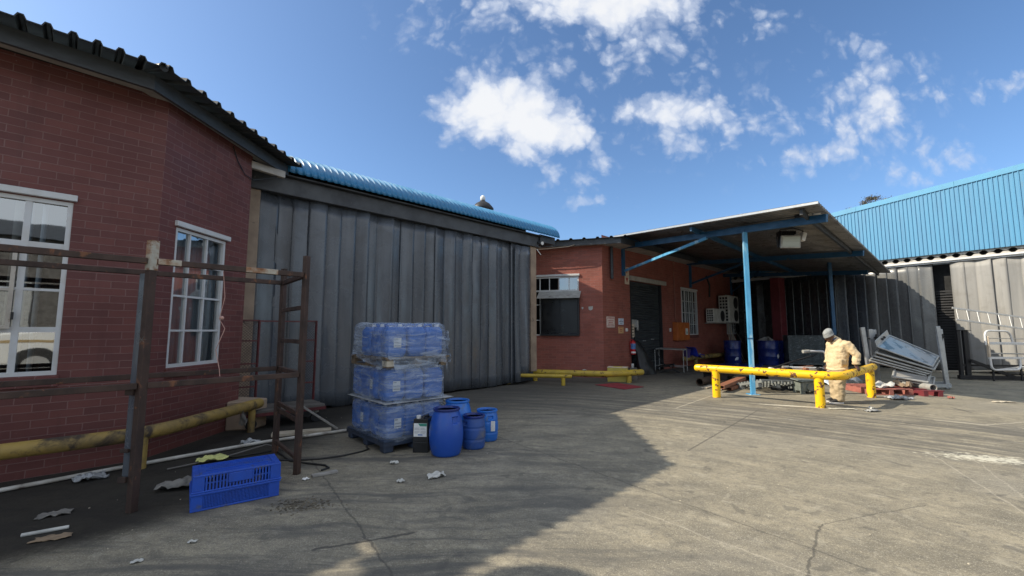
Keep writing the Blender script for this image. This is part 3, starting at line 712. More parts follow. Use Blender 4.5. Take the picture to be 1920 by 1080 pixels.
mb.build('screen_frame', 'iron_black', wa)
mb = MB(); mb.prism([FA.p(.74, 2.99, .0), FA.p(.74, 2.975, .0), FA.p(.74, 2.72, .40), FA.p(.74, 2.735, .40)], FA.d * 1.52); mb.build('awning', 'galv_dull', wa)
for a, b_ in ((6.5, 8.3), (12.35, 14.0)):
    w = window(FD, a, b_, 1.4, 3.48, [a + (b_ - a) * t for t in (.25, .5, .75)], [1.9, 2.42, 2.95], ws, off=-.05, sill=True)
    mb = MB()
    for t in range(8): FD.box(mb, a + .05 + t * (b_ - a - .1) / 7 - .008, a + .05 + t * (b_ - a - .1) / 7 + .008, 1.42, 3.46, .02, .036)
    mb.build('burglar_bars', 'frame_white', w)
    blinds(FD, a + .05, b_ - .5, 1.42, 3.4, w, pitch=.3, turn=30, mat='curtain_pale')
sh = MB()
def shf(a, b):
    z = .02 + b * 3.46; return FD.p(1.905 + a * 2.64, z, -.135 + .026 * abs(math.sin(z * math.pi / .09)))
sh.grid(shf, 1, 39 * 6); rs = sh.build('roller_shutter', 'shutter_grey', ws, smooth=50)
mb = MB(); FD.box(mb, 1.86, 4.95, 3.505, 3.68, -.02, .05); mb.build('shutter_lintel', 'soffit_pale', rs, bevel=.01)
mb = MB(); FD.box(mb, 1.88, 1.97, .02, 3.5, -.12, .0); FD.box(mb, 4.48, 4.57, .02, 3.5, -.12, .0); mb.build('guide_rail', 'iron_black', rs)
mb = MB(); FD.box(mb, 2.1, 2.5, 1.72, 2.02, -.10, -.05); FD.box(mb, 2.42, 2.5, 1.6, 2.0, -.06, .0); mb.build('lock_box', 'galv_dull', rs, bevel=.01)
for t in range(2):
    mb = MB(); FD.box(mb, 3.0 + t * .7, 3.25 + t * .7, 1.18 + t * .05, 1.22 + t * .05, -.112, -.10); mb.build('handle', 'galv', rs)
# eaves: fascia, soffit, ribbed sheet
corner = V(3.70, 14.52, 0)
mb = MB()
mb.beam(FA.p(4.3, 4.66, .30), corner + V(0, 0, 4.66), .04, .20); mb.beam(corner + V(0, 0, 4.66), FD.p(15, 4.86, .62), .04, .20); mb.build('fascia', 'fascia_dark', ws)
mb = MB(); mb.quad(FA.p(4.3, 4.60, .28), corner + V(0, 0, 4.60), FA.p(-.02, 4.60, 0), FA.p(4.3, 4.60, 0)); mb.quad(corner + V(-.01, 0, 4.604), FD.p(15, 4.80, .6), FD.p(15, 4.80, 0), FD.p(.02, 4.604, 0))
mb.build('soffit', 'soffit_pale', ws, solid=.012)
mb = MB(); c0 = V(3.84, 14.36, 0)
roof_sheet(mb, FA.p(4.3, 0, .42), c0, -FA.n, .46, .13, .05, 4.755, .05, 6)
mb.build('roof', 'roof_dark', ws, solid=.012)
mb = MB(); mb.tube([FD.p(.5, 4.58, .09), FD.p(.5, 3.43, .09)], .055, 12); mb.build('downpipe', 'fascia_dark', ws, smooth=40)
mb = MB(); mb.tube([FD.p(5.75, 4.75, .03), FD.p(5.75, 2.2, .03), FD.p(5.8, 2.03, .03), FD.p(6.0, 1.98, .03)], .022, 8); mb.ball(FD.p(5.75, 4.55, .04), .05); mb.build('conduit', 'conduit', ws, smooth=40)
mb = MB(); mb.tube([FA.p(3.1, 4.52, .31), FA.p(2.6, 4.50, .33), FA.p(1.9, 4.49, .33), FA.p(1.1, 4.53, .33), FA.p(.9, 4.58, .33)], .012, 6); mb.build('cable', 'cable_grey', ws)
mb = MB()
mb.add([], [])
for (s_, z_, w_, h_) in ((.42, 2.37, .16, .15), (.70, 2.38, .06, .09)):
    mb.prism([FA.p(s_ - w_ / 2, z_ + h_ * .5, .004), FA.p(s_ + w_ / 2, z_ + h_ * .4, .004), FA.p(s_ + w_ * .4, z_ - h_ * .3, .004), FA.p(s_, z_ - h_ * .5, .004), FA.p(s_ - w_ * .45, z_ - h_ * .2, .004)], FA.n * .004)
mb.build('bare_plaster', 'paper_white', ws)
cl = thing('security_camera', 'small round camera under the corner of the dark beam beside the workshop', 'camera', W3.p(3.12, 4.38, .16))
mb = MB(); mb.tube([W3.p(3.10, 4.42, .10), W3.p(3.14, 4.38, .22)], [.05, .055], 12); mb.build('housing', 'fascia_dark', cl, smooth=40)
mb = MB(); mb.lathe([(.03, 0), (.055, .0), (.055, .02), (.03, .02)], (0, 0, 0), 16, M=Matrix.Translation(W3.p(3.145, 4.375, .235)) @ (W3.n + V(-.2, -.3, -.1)).to_track_quat('Z', 'Y').to_matrix().to_4x4()); mb.build('lens_ring', 'white_plastic', cl)
mb = MB(); mb.beam(W3.p(3.1, 4.2, .05), W3.p(3.22, 4.02, .12), .02, .02); mb.build('arm', 'white_plastic', cl)

# things on the workshop walls
def sign(name, label, fr, s0, s1, z0, z1, mat, cat='sign', off=.004):
    t = thing(name, label, cat, fr.p((s0 + s1) / 2, z0, off), fr.ang())
    mb = MB(); fr.box(mb, s0, s1, z0, z1, off, off + .006); mb.build('board', mat, t)
    return t
def lettering(t, fr, s, z, text, size, mat, off=.013, sx=1.0):
    c = bpy.data.curves.new('lettering', 'FONT'); c.body = text; c.size = size; c.align_x = 'CENTER'; c.align_y = 'CENTER'; c.extrude = .001
    c.materials.append(M_[mat]); o = bpy.data.objects.new('lettering', c); COL.objects.link(o)
    x = fr.d; y = V(0, 0, 1); n = fr.n
    if x.cross(y).dot(n) < 0: x = -x
    m = Matrix(((x.x * sx, y.x, n.x, 0), (x.y * sx, y.y, n.y, 0), (x.z * sx, y.z, n.z, 0), (0, 0, 0, 1)))
    bpy.context.view_layer.update()
    me = bpy.data.meshes.new_from_object(o.evaluated_get(bpy.context.evaluated_depsgraph_get())); bpy.data.objects.remove(o)
    o = bpy.data.objects.new('lettering', me); COL.objects.link(o)
    o.parent = t; o.matrix_local = MW[t.name].inverted() @ (Matrix.Translation(fr.p(s, z, off)) @ m)
    return o
def marks(t, fr, rows, mat, off=.0125):
    mb = MB()
    for s0, s1, z, h in rows:
        x = s0
        while x < s1 - .01:
            w = min(rnd.uniform(.03, .07), s1 - x); fr.box(mb, x, x + w, z - h / 2, z + h / 2, off - .002, off); x += w + .018
    mb.build('small_print', mat, t)
t = sign('notice_sign', 'cream notice headed attention in red on the workshop wall near its corner', FD, .21, .74, 1.71, 2.09, 'sign_pink')
lettering(t, FD, .475, 2.03, 'ATTENTION', .085, 'sign_red', sx=.98)
marks(t, FD, [(.29, .66, 1.945, .022), (.34, .61, 1.885, .022), (.30, .65, 1.825, .022), (.25, .70, 1.765, .022)], 'sign_red')
t = sign('notice_sign', 'pale blue notice above the small orange notice on the workshop wall', FD, 1.0, 1.36, 1.81, 2.04, 'sign_blue')
marks(t, FD, [(1.12, 1.24, 1.975, .018), (1.05, 1.31, 1.925, .022), (1.10, 1.26, 1.865, .018)], 'ink')
t = sign('notice_sign', 'small orange notice below the pale blue notice on the workshop wall', FD, .98, 1.34, 1.50, 1.74, 'sign_orange')
marks(t, FD, [(1.03, 1.29, 1.705, .02), (1.07, 1.25, 1.63, .03), (1.1, 1.22, 1.57, .02)], 'sign_red')
t = sign('light_switch', 'small white switch box beside the orange notice', FD, 1.50, 1.63, 1.56, 1.69, 'white_plastic', 'switch', .0); 
mb = MB(); FD.box(mb, 1.515, 1.615, 1.575, 1.675, .007, .04); mb.build('switch_cover', 'white_plastic', t, bevel=.006)
t = sign('notice_sign', 'narrow cream notice on the roller shutter edge above the fire extinguisher', FD, 1.93, 2.22, 1.36, 1.84, 'sign_cream', off=-.045)
marks(t, FD, [(1.97, 2.18, 1.74, .05), (1.97, 2.18, 1.64, .05), (1.97, 2.18, 1.53, .04), (1.97, 2.18, 1.43, .04)], 'ink', off=-.036)
t = sign('arrow_sign', 'tall cream fire point sign with a red arrow pointing down beside the shutter lintel', FD, 1.52, 1.84, 3.33, 3.98, 'sign_cream')
mb = MB(); FD.box(mb, 1.655, 1.705, 3.74, 3.95, .0105, .012); FD.box(mb, 1.53, 1.83, 3.665, 3.672, .0105, .012); mb.build('bar_mark', 'sign_red', t)
mb = MB(); mb.prism([FD.p(x, z, .0105) for x, z in ((1.665, 3.63), (1.695, 3.63), (1.695, 3.56), (1.77, 3.57), (1.68, 3.39), (1.59, 3.57), (1.665, 3.56))], FD.n * .0015); mb.build('arrow', 'sign_red', t)
t = thing('fire_extinguisher', 'red fire extinguisher hanging on the brick edge beside the roller shutter', 'extinguisher', FD.p(1.83, .72, .1), FD.ang())
X = FD.p(1.83, .72, .11)
mb = MB(); mb.lathe([(.03, 0), (.085, .0), (.09, .02), (.09, .42), (.075, .48), (.03, .52), (.03, .54)], X, 18); mb.build('cylinder', 'signal_red', t, smooth=40)
mb = MB(); mb.lathe([(.0915, .20), (.0915, .40)], X, 18); lab = mb.build('label_band', 'label_blue', t, smooth=40)
mb = MB(); mb.lathe([(.092, .05), (.092, .11)], X, 18); mb.build('test_band', 'label_white', t, smooth=40)
mb = MB(); mb.beam(X + V(0, 0, .54), X + V(.04, -.08, .60), .03, .03); mb.beam(X + V(0, 0, .52), X + V(0, 0, .58), .05, .05); mb.build('valve', 'iron_black', t)
mb = MB(); mb.tube([X + V(-.03, 0, .56), X + V(-.10, -.03, .54), X + V(-.125, -.03, .40), X + V(-.11, -.02, .15), X + V(-.09, -.01, .05)], .013, 8); mb.build('hose', 'signal_red', t, smooth=40)
mb = MB(); mb.tube([X + V(.0, .02, .60), X + V(.06, .02, .70)], .01, 6); mb.build('hook', 'wood_pale', t)

t = thing('electrical_box', 'orange metal electrical box on the brick wall below a thin conduit', 'electrical box', FD.p(6.1, 1.17, .12), FD.ang())
mb = MB(); FD.box(mb, 5.50, 6.78, 1.17, 1.96, .002, .22); mb.build('box', 'orange_box', t, bevel=.012)
mb = MB(); FD.box(mb, 5.53, 6.10, 1.20, 1.93, .222, .236); FD.box(mb, 6.12, 6.75, 1.20, 1.93, .222, .236); mb.build('door', 'orange_box', t, bevel=.004)
mb = MB(); FD.box(mb, 6.30, 6.56, 1.42, 1.70, .238, .241); pl = mb.build('sticker', 'label_white', t)
mb = MB(); mb.prism([FD.p(6.35, 1.46, .2415), FD.p(6.51, 1.46, .2415), FD.p(6.43, 1.62, .2415)], FD.n * .001); mb.build('warning_mark', 'label_green', pl)
t = thing('plug_socket', 'small white socket on the brick wall left of the orange box', 'socket', FD.p(5.22, 1.58, .02), FD.ang())
mb = MB(); FD.box(mb, 5.16, 5.28, 1.55, 1.70, .002, .05); mb.build('socket', 'white_plastic', t, bevel=.01)

def ac_unit(name, label, s0, s1, z0, z1, fans, o0=.12, o1=.50, side=False):
    t = thing(name, label, 'air conditioner', FD.p((s0 + s1) / 2, z0, .2), FD.ang(), 'air conditioner units outside the workshop')
    mb = MB(); FD.box(mb, s0, s1, z0, z1, o0, o1); c = mb.build('casing', 'ac_white', t, bevel=.025, bseg=2)
    for (fs, fz, fr_) in fans:
        M = Matrix.Translation(FD.p(fs, fz, o1 + .003)) @ FD.n.to_track_quat('Z', 'Y').to_matrix().to_4x4()
        mb = MB(); mb.lathe([(.00005, 0), (fr_, 0), (fr_, -.002)], seg=28, M=M); mb.f = mb.f[:28]; fan = mb.build('fan_recess', 'ac_dark', t)
        mb = MB()
        for r_ in [fr_ * (j + 1) / 9 for j in range(9)]:
            mb.lathe([(r_ - .004, .02), (r_ + .004, .02), (r_ + .004, .026), (r_ - .004, .026)], seg=26, M=M)
        for j in range(8):
            a = j * math.pi / 4; mb.beam(M @ V(0, 0, .022), M @ V(math.cos(a) * fr_, math.sin(a) * fr_, .022), .008, .008)
        mb.build('fan_guard', 'ac_dark', fan)
        mb = MB()
        for j in range(4):
            a = j * math.pi / 2 + .4
            mb.quad(M @ V(.04 * math.cos(a), .04 * math.sin(a), .004), M @ V(fr_ * .9 * math.cos(a), fr_ * .9 * math.sin(a), .004), M @ V(fr_ * .9 * math.cos(a + .8), fr_ * .9 * math.sin(a + .8), .012), M @ V(.04 * math.cos(a + 1), .04 * math.sin(a + 1), .01))
        mb.lathe([(.001, .02), (.05, .018), (.05, .004)], seg=14, M=M); mb.build('fan_blades', 'bag_grey', fan)
    if side:
        mb = MB()
        n = 8 if z1 - z0 > 1 else 5
        for j in range(n):
            for q in range(3): mb.quad(*[FD.p(s0 - .003, z0 + .06 + (z1 - z0 - .12) * (j + a) / n, o0 + .04 + (o1 - o0 - .08) * (q + b_) / 3) for a, b_ in ((.1, .12), (.1, .88), (.85, .88), (.85, .12))])
        mb.build('coil_grille', 'ac_dark', t)
    mb = MB()
    for s_ in (s0 + .15, s1 - .15): mb.beam(FD.p(s_, z0 - .025, .0), FD.p(s_, z0 - .025, o1 + .03), .04, .04)
    mb.build('bracket', 'galv_dull', t)
    return t
ac_unit('air_conditioner_unit', 'lower single fan white air conditioner on the brick wall', 9.1, 10.75, 1.99, 2.68, [(10.25, 2.33, .27)], side=True)
ac_unit('air_conditioner_unit', 'tall white air conditioner with two fans stacked one above the other', 10.9, 12.45, 2.02, 3.42, [(11.95, 3.06, .30), (11.95, 2.38, .30)], o1=.62, side=True)
mb = MB(); mb.tube([FD.p(9.9, 3.3, .03), FD.p(10.0, 3.9, .03), FD.p(9.6, 4.35, .03)], .05, 8); t = mb.build('pipe_sleeve', 'bag_black', smooth=50); tag(t, 'bent black pipe sleeve climbing the bricks above the air conditioners', 'pipe')
mb = MB(); mb.tube([FD.p(11.9, 1.98, .4), FD.p(12.3, 1.6, .45), FD.p(12.5, 1.2, .6), FD.p(12.5, .95, .7)], .018, 6); t = mb.build('drain_hose', 'cable_grey', smooth=50); tag(t, 'thin grey drain hose dropping from the air conditioners into a blue drum', 'hose')

# ------------------------------------------------------------------ canopy
cn = thing('canopy', 'corrugated lean-to canopy with blue steel rafters and posts joining the workshop and the warehouse', 'canopy', (6.05, 11.1, 0))
NO, FO, NI, FI = V(6.28, 8.70, 4.18), V(16.1, 18.3, 4.03), V(3.62, 15.15, 4.88), V(13.1, 25.6, 5.05)
def cpt(a, b, dz=0):        # a: along the outer edge, b: from outer edge to wall
    return (NO.lerp(FO, a)).lerp(NI.lerp(FI, a), b) + V(0, 0, dz)
mb = MB(); NWV = 84
mb.grid(lambda a, b: cpt(a, b, .036 * max(-1, min(1, 2.2 * math.cos(a * NWV * 2 * math.pi))) + .034), NWV * 12, 3); mb.build('sheeting', 'sheet_under', cn, smooth=50, solid=.003)
mb = MB(); mb.beam(cpt(-.002, -.002, .03), cpt(-.002, 1, .03), .02, .05); mb.build('edge_flashing', 'galv', cn)
def crab(name, p, q, w, h, mat='steel_blue'):
    mb = MB(); mb.beam(p, q, w, h); mb.beam(p + V(0, 0, h / 2 - .006), q + V(0, 0, h / 2 - .006), w * 1.7, .012); return mb.build(name, mat, cn)
for b0 in (.055, .50, .93): crab('purlin', cpt(.01, b0, -.075), cpt(.985, b0, -.075), .06, .12, 'steel_blue' if b0 > .1 else 'fascia_dark')
r1a, r1b = V(6.83, 9.22, 4.03), V(4.10, 15.93, 4.70)
crab('rafter', r1a, r1b, .07, .17)
def raf(p, L): return crab('rafter', p, p + V(-.38, .92, .098) * L, .07, .17)
raf(V(10.95, 13.35, 4.0), 7.3); raf(V(14.3, 17.3, 3.93), 7.4)
mb = MB(); mb.beam((6.05, 11.1, .02), (6.05, 11.1, 4.15), .11, .11); p1 = mb.build('post', 'post_blue', cn, bevel=.008)
mb = MB(); mb.box(5.93, 6.17, 10.98, 11.22, .004, .02); mb.build('base_plate', 'post_blue', p1)
mb = MB(); mb.beam((6.05, 11.1, 1.38), (6.05, 11.1, 1.42), .118, .118); mb.build('weld_collar', 'steel_blue', p1)
mb = MB(); mb.beam((12.55, 17.0, 0), (12.55, 17.0, 4.3), .12, .12); mb.build('post', 'steel_blue', cn, bevel=.008)
for sb_, ln, rz_ in ((1.38, 1.0, 0), (7.55, 1.1, 0), (13.3, 1.0, 0)):
    mb = MB(); FD.box(mb, sb_ - .07, sb_ + .07, 3.62, 4.72, .003, .09); mb.box(-.01, .01, -.01, .01, 0, .02, M=Matrix.Translation(FD.p(sb_, 3.7, .1))); mb.build('wall_bracket', 'steel_blue', cn)
mb = MB(); mb.beam(FD.p(1.40, 3.80, .08), V(5.58, 12.25, 4.24), .06, .08); mb.build('strut', 'post_blue', cn)
for sb_, e in ((7.55, V(9.6, 17.3, 4.4)), (13.3, V(12.6, 22.0, 4.6))):
    mb = MB(); mb.beam(FD.p(sb_, 3.8, .08), e, .06, .08); mb.build('strut', 'steel_blue', cn)

fl = thing('floodlight', 'large square floodlight with a grey glass front hanging under the canopy', 'floodlight', (7.15, 11, 3.7))
mb = MB(); mb.prism([(6.86, 10.93, 3.70), (7.37, 10.93, 3.70), (7.39, 10.90, 4.02), (6.88, 10.90, 4.02)], (0, .05, .0)); fr_ = mb.build('front_frame', 'galv_dull', fl, bevel=.008)
mb = MB(); mb.quad((6.90, 10.925, 3.735), (7.335, 10.925, 3.735), (7.355, 10.897, 3.985), (6.92, 10.897, 3.985)); mb.build('front_glass', 'lens_glass', fr_)
mb = MB(); mb.prism([(6.92, 10.99, 3.72), (7.33, 10.99, 3.72), (7.30, 11.02, 4.12), (6.94, 11.02, 4.12)], (0, .16, .02)); mb.build('housing', 'iron_black', fl, bevel=.02)
mb = MB()
for t_ in range(7): mb.box(6.93 + t_ * .06, 6.945 + t_ * .06, 10.97, 11.2, 4.07, 4.16)
mb.build('cooling_fins', 'iron_black', fl)
mb = MB(); mb.box(7.42, 7.52, 10.9, 11.02, 3.88, 4.10, M=Matrix.Translation((7.47, 11, 4)) @ Matrix.Rotation(R(18), 4, 'Y') @ Matrix.Translation((-7.47, -11, -4))); mb.build('control_gear', 'white_plastic', fl, bevel=.01)
mb = MB(); mb.tube([(6.83, 11.0, 3.72), (6.83, 11.03, 4.0), (6.95, 11.05, 4.2), (7.3, 11.05, 4.24), (7.5, 11.0, 4.16), (7.52, 11, 4.0)], .015, 6); mb.build('bracket', 'iron_black', fl)
sl = thing('security_light', 'pair of small white sensor lamps under the outer corner of the canopy', 'light', (6.65, 9.55, 4.2))
mb = MB(); mb.beam((6.50, 9.75, 4.20), (6.62, 9.5, 4.2), .06, .07); mb.build('bracket', 'iron_black', sl)
mb = MB(); mb.beam((6.56, 9.52, 4.22), (6.70, 9.50, 4.2), .10, .11); mb.build('lamp', 'galv_dull', sl, bevel=.015)
mb = MB(); mb.tube([(6.72, 9.5, 4.22), (6.88, 9.46, 4.23)], [.045, .06], 12); mb.build('lamp', 'white_plastic', sl, smooth=40)

# ------------------------------------------------------------------ warehouse on the right
wh = thing('blue_clad_warehouse', 'warehouse with bright blue ribbed cladding above pale strip curtains on the right', 'building', (16.4, 18.6, 0), FR.ang())
def ztop(s): return 7.13 + .078 * (s + 1.91)
mb = MB(); s = -9.0; pts = []
while s < 12:
    for q, o in ((0, 0), (.012, .03), (.032, .03), (.044, 0)): pts.append((s + q, o))
    s += .131
n = len(pts)
mb.add([FR.p(a, 4.66, .16 + o) for a, o in pts] + [FR.p(a, ztop(a) - .02, .16 + o) for a, o in pts], [(i, i + 1, n + i + 1, n + i) for i in range(n - 1)])
mb.build('cladding', 'clad_blue', wh, solid=.003)
for a in (-9, -4.1, -1.02, 2.2, 5.6):
    b_ = {-9: -4.1, -4.1: -1.02, -1.02: 2.2, 2.2: 5.6, 5.6: 12}[a]
    mb = MB(); dz = .004 * (a > 0)
    mb.prism([FR.p(a, ztop(a) - .20, .205 + dz), FR.p(b_ - .004, ztop(b_) - .20, .205), FR.p(b_ - .004, ztop(b_) + .02, .205), FR.p(a, ztop(a) + .02, .205 + dz)], -FR.n * .03); mb.build('flashing', 'flash_blue', wh, bevel=.004)
mb = MB(); mb.quad(FR.p(-9, ztop(-9), .17), FR.p(12, ztop(12), .17), FR.p(12, ztop(12) - 2.4, -9), FR.p(-9, ztop(-9) - 2.4, -9)); mb.build('roof', 'roof_blue', wh)
mb = MB(); FR.box(mb, -9, 12, 4.36, 4.43, -.1, .12); FR.box(mb, -9, 12, 4.30, 4.36, -.1, .05); mb.build('gutter_trim', 'frame_white', wh, bevel=.006)
mb = MB(); pw = .37                                       # deep trough sheet ends: dark mouths between the white trim and grey sheet
FR.box(mb, -9, 12, 4.43, 4.70, -.35, -.30); mb.build('eaves_board', 'room_dark', wh)
def mouth(a, up):
    c_ = abs(((a / pw) % 1) - .5) * 2; return max(0, min(1, (c_ - .22) / .42))
mb = MB(); ss = [-9 + i * pw / 16 for i in range(int(21 / pw * 16))]
lo = [FR.p(a, 4.43, .06) for a in ss]; hi = [FR.p(a, 4.45 + .075 * mouth(a, 0), .05) for a in ss]; n = len(ss)
mb.add(lo + hi, [(i, i + 1, n + i + 1, n + i) for i in range(n - 1)]); mb.build('sheet_edge_lower', 'soffit_pale', wh, solid=.02)
mb = MB(); lo = [FR.p(a, 4.63 - .07 * mouth(a, 0), .05) for a in ss]; hi = [FR.p(a, 4.72, .05) for a in ss]
mb.add(lo + hi, [(i, i + 1, n + i + 1, n + i) for i in range(n - 1)]); mb.build('sheet_edge_upper', 'galv_dull', wh, solid=.02)
mb = MB(); FR.box(mb, -13, 1.2, 0, 4.9, -.6, -.5); FR.box(mb, 1.75, 12, 0, 4.3, -.6, -.5); FR.box(mb, 1.2, 1.75, 0, 4.3, -.6, -.5); mb.build('inner_wall', 'room_dark', wh)
mb = MB()
zz = 0.0
while zz < 3.2: FR.box(mb, 1.1, 1.85, zz, zz + .062, -.34, -.29); zz += .105
mb.build('louvre', 'iron_black', wh)
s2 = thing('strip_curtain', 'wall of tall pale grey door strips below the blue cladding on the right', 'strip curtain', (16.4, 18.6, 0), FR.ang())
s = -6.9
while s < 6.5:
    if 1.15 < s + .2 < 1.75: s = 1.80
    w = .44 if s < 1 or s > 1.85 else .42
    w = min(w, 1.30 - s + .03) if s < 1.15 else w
    strip(FR, s + w / 2, w, rnd.uniform(.02, .08), 4.33, rnd.choice((-1, 1, 1)) * rnd.uniform(.06, .13), rnd.uniform(-.02, .03), rnd.uniform(-.06, -.01), 'strip_deep_shade' if s < -2.4 else ('strip_dark' if s < -1.1 else ('strip_part_shade' if s < 1.3 else 'strip_light')), s2, ragged=.01)  # darker strip materials towards the canopy carry its shade in their colour
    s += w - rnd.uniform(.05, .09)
mb = MB(); mb.beam((13.45, 21.9, 0), (13.45, 21.9, 4.25), .58, .45, up=(.55, -.835, 0)); t = mb.build('steel_column', 'column_red', bevel=.02); tag(t, 'dark red square column against the dark strips under the canopy', 'column')

# eucalyptus far behind the warehouse
tr = thing('eucalyptus_tree', 'distant eucalyptus crown showing above the blue cladding', 'tree', (51.5, 60, 0))
mb = MB(); mb.tube([(51.5, 60, 0), (51.2, 60, 7), (51.7, 60, 13), (51.5, 60, 18)], [.6, .5, .38, .16], 10)
cl_ = []
for i in range(17):
    a = rnd.uniform(0, 6.28); rr = rnd.uniform(.3, 3.0); h = rnd.uniform(12.5, 20.0) - rr * .3
    e = V(51.5 + math.cos(a) * rr, 60 + math.sin(a) * rr, h); cl_.append((e, rnd.uniform(.5, 1.0)))
for e in ((50.6, 60, 20.2), (52.9, 60, 19.9), (51.5, 60, 20.3), (51.2, 60, 18.9), (53.3, 60.3, 19.7), (50.2, 60.3, 19.7)): cl_.append((V(*e), .62))
for e, rr in cl_: mb.tube([(51.5, 60, min(17, e.z - 2.5)), ((51.5 + e.x) / 2, (60 + e.y) / 2, e.z - 1), e], [.14, .08, .03], 6)
mb.build('trunk', 'tree_bark', tr, smooth=50)
mb = MB()
for e, rr in cl_:
    for j in range(int(330 * rr)):
        p = V(rnd.gauss(0, 1), rnd.gauss(0, 1), rnd.gauss(0, .62)); p = e + p.normalized() * rr * rnd.random() ** .4 * V(1.2, 1.2, .7).length / 1.8 if False else e + V(p.x * rr * .5, p.y * rr * .5, p.z * rr * .45)
        a = rnd.uniform(0, 6.28); d1 = V(math.cos(a), math.sin(a), rnd.uniform(-.9, .3)) * .13; d2 = V(-math.sin(a), math.cos(a), rnd.uniform(-.5, .5)) * .05
        mb.quad(p - d1, p + d2, p + d1, p - d2)
mb.build('crown', 'leaf', tr)

# ------------------------------------------------------------------ yellow guard rails
def arc_path(pts, rad=.12, n=5):
    out = [Vector(pts[0])]
    for a, b_, c_ in zip(pts, pts[1:], pts[2:]):
        a, b_, c_ = Vector(a), Vector(b_), Vector(c_)
        d1, d2 = (a - b_).normalized(), (c_ - b_).normalized()
        for i in range(n + 1):
            t = i / n; p = b_ + d1 * rad * (1 - t) ** 2 + d2 * rad * t ** 2; out.append(p)
    out.append(Vector(pts[-1])); return out
def guard(label, path, legs, r, lr, mat, ztop, cap='ball', rad=.2):
    t = thing('guard_rail', label, 'guard rail', (legs[0][0], legs[0][1], 0))
    P = arc_path([(x, y, z) for x, y, z in path], rad)
    for i in (0, -1):                       # rounded ends
        d = (P[0] - P[1]).normalized() if i == 0 else (P[-1] - P[-2]).normalized()
        e = [P[i] + d * r * .5, P[i] + d * r * .8, P[i] + d * r * .95]
        P = (list(reversed(e)) + P) if i == 0 else (P + e)
    R_ = [r] * len(P)
    for j, f in enumerate((.35, .7, .92)): R_[j] = r * f; R_[-1 - j] = r * f
    mb = MB(); mb.tube(P, R_, 18); mb.build('rail', mat, t, smooth=45)
    for x, y in legs:
        mb = MB(); mb.tube([(x, y, -.05), (x, y, ztop)], lr, 16); mb.build('leg', mat, t, smooth=45)
    return t
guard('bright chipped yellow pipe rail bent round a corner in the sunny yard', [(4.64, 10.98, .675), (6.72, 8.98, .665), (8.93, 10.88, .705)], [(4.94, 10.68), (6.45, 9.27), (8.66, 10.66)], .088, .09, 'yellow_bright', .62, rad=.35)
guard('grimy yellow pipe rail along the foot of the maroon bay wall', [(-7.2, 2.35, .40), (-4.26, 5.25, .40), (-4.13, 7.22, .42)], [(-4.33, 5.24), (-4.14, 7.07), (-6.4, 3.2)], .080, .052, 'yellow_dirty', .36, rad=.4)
guard('thick yellow pipe rail below the workshop window carrying a yellow carton', [(.30, 14.25, .27), (2.95, 13.42, .28), (4.02, 13.72, .31)], [(.74, 14.15), (3.62, 13.64)], .095, .08, 'yellow_worn', .24, rad=.2)
guard('thin yellow pipe rail ending in front of the thick one by the strip curtain', [(-.2, 13.30, .26), (1.70, 12.86, .27)], [(1.50, 12.92), (-.1, 13.29)], .055, .062, 'yellow_worn', .23)
guard('yellow pipe rail along the workshop wall under the air conditioners', [FD.p(5.3, .42, .55), FD.p(11.9, .42, .55)], [tuple(FD.p(6.5, 0, .55))[:2], tuple(FD.p(10.6, 0, .55))[:2]], .10, .08, 'yellow_dirty', .36)

# ------------------------------------------------------------------ rusty rack
rk = thing('steel_rack', 'empty rusty steel rack frame standing in front of the maroon brick bay', 'rack', (-3.37, 4.0, 0))
A_, B_, C_ = V(-3.37, 4.02, 0), V(-2.41, 5.04, 0), V(-3.11, 5.88, 0); D_ = A_ + (C_ - B_); dl = V(-.685, -.728, 0); G_ = A_ + dl * 2.2; H_ = D_ + dl * 2.2
def rbar(p, q, w=.05, h=.05, mat='rust_steel', name='bar'):
    mb = MB(); mb.beam(p, q, w, h); return mb.build(name, mat, rk, bevel=.004)
def Z(p, z): return p + V(0, 0, z)
fp = rbar(A_, Z(A_, 2.36), .065, .065, name='post'); 
mb = MB(); mb.beam(Z(A_, 2.16), Z(A_, 2.44), .069, .069); mb.build('bare_end', 'rust_pale', fp)
mb = MB(); mb.prism([Z(A_, .30) + V(-.13, .02, 0), Z(A_, .30) + V(-.035, -.02, 0), Z(A_, 2.13) + V(-.035, -.02, 0), Z(A_, 2.13) + V(-.12, .02, 0)], (0, .012, 0)); mb.build('channel_plate', 'strip_dark', fp)
for z, q_ in ((.26, .05), (.52, .03), (1.02, .06)):
    mb = MB(); mb.box(A_.x - .11, A_.x - .04, A_.y - .05, A_.y - .02, z, z + q_); mb.build('lug', 'rust_steel', fp, bevel=.004)
rbar(B_, Z(B_, 2.47), .06, .06, name='post'); rbar(C_, Z(C_, 2.44), .06, .06, name='post'); rbar(D_, Z(D_, 2.33), .05, .05, name='post'); rbar(G_, Z(G_, 2.4), .06, .06, name='post'); rbar(H_, Z(H_, 2.4), .06, .06, name='post')
for z in (2.245, 1.10):
    for p, q in ((G_, A_), (A_, B_), (H_, D_), (D_, C_), (B_, C_), (A_, D_), (G_, H_)):
        d = (q - p).normalized() * .034; rbar(Z(p + d, z), Z(q - d, z), .05, .055)
rbar(Z(A_ + V(.03, .03, 0), 2.246), Z(A_ + (B_ - A_) * .16, 2.246), .052, .057, 'rust_pale')
rbar(Z(A_ + (B_ - A_) * .55, 2.246), Z(A_ + (B_ - A_) * .78, 2.246), .052, .057, 'rust_pale')
for z in (1.87, 1.47, .65, .57): rbar(Z(B_, z) + V(-.02, .03, 0), Z(C_, z) + V(.02, -.03, 0), .03, .05)
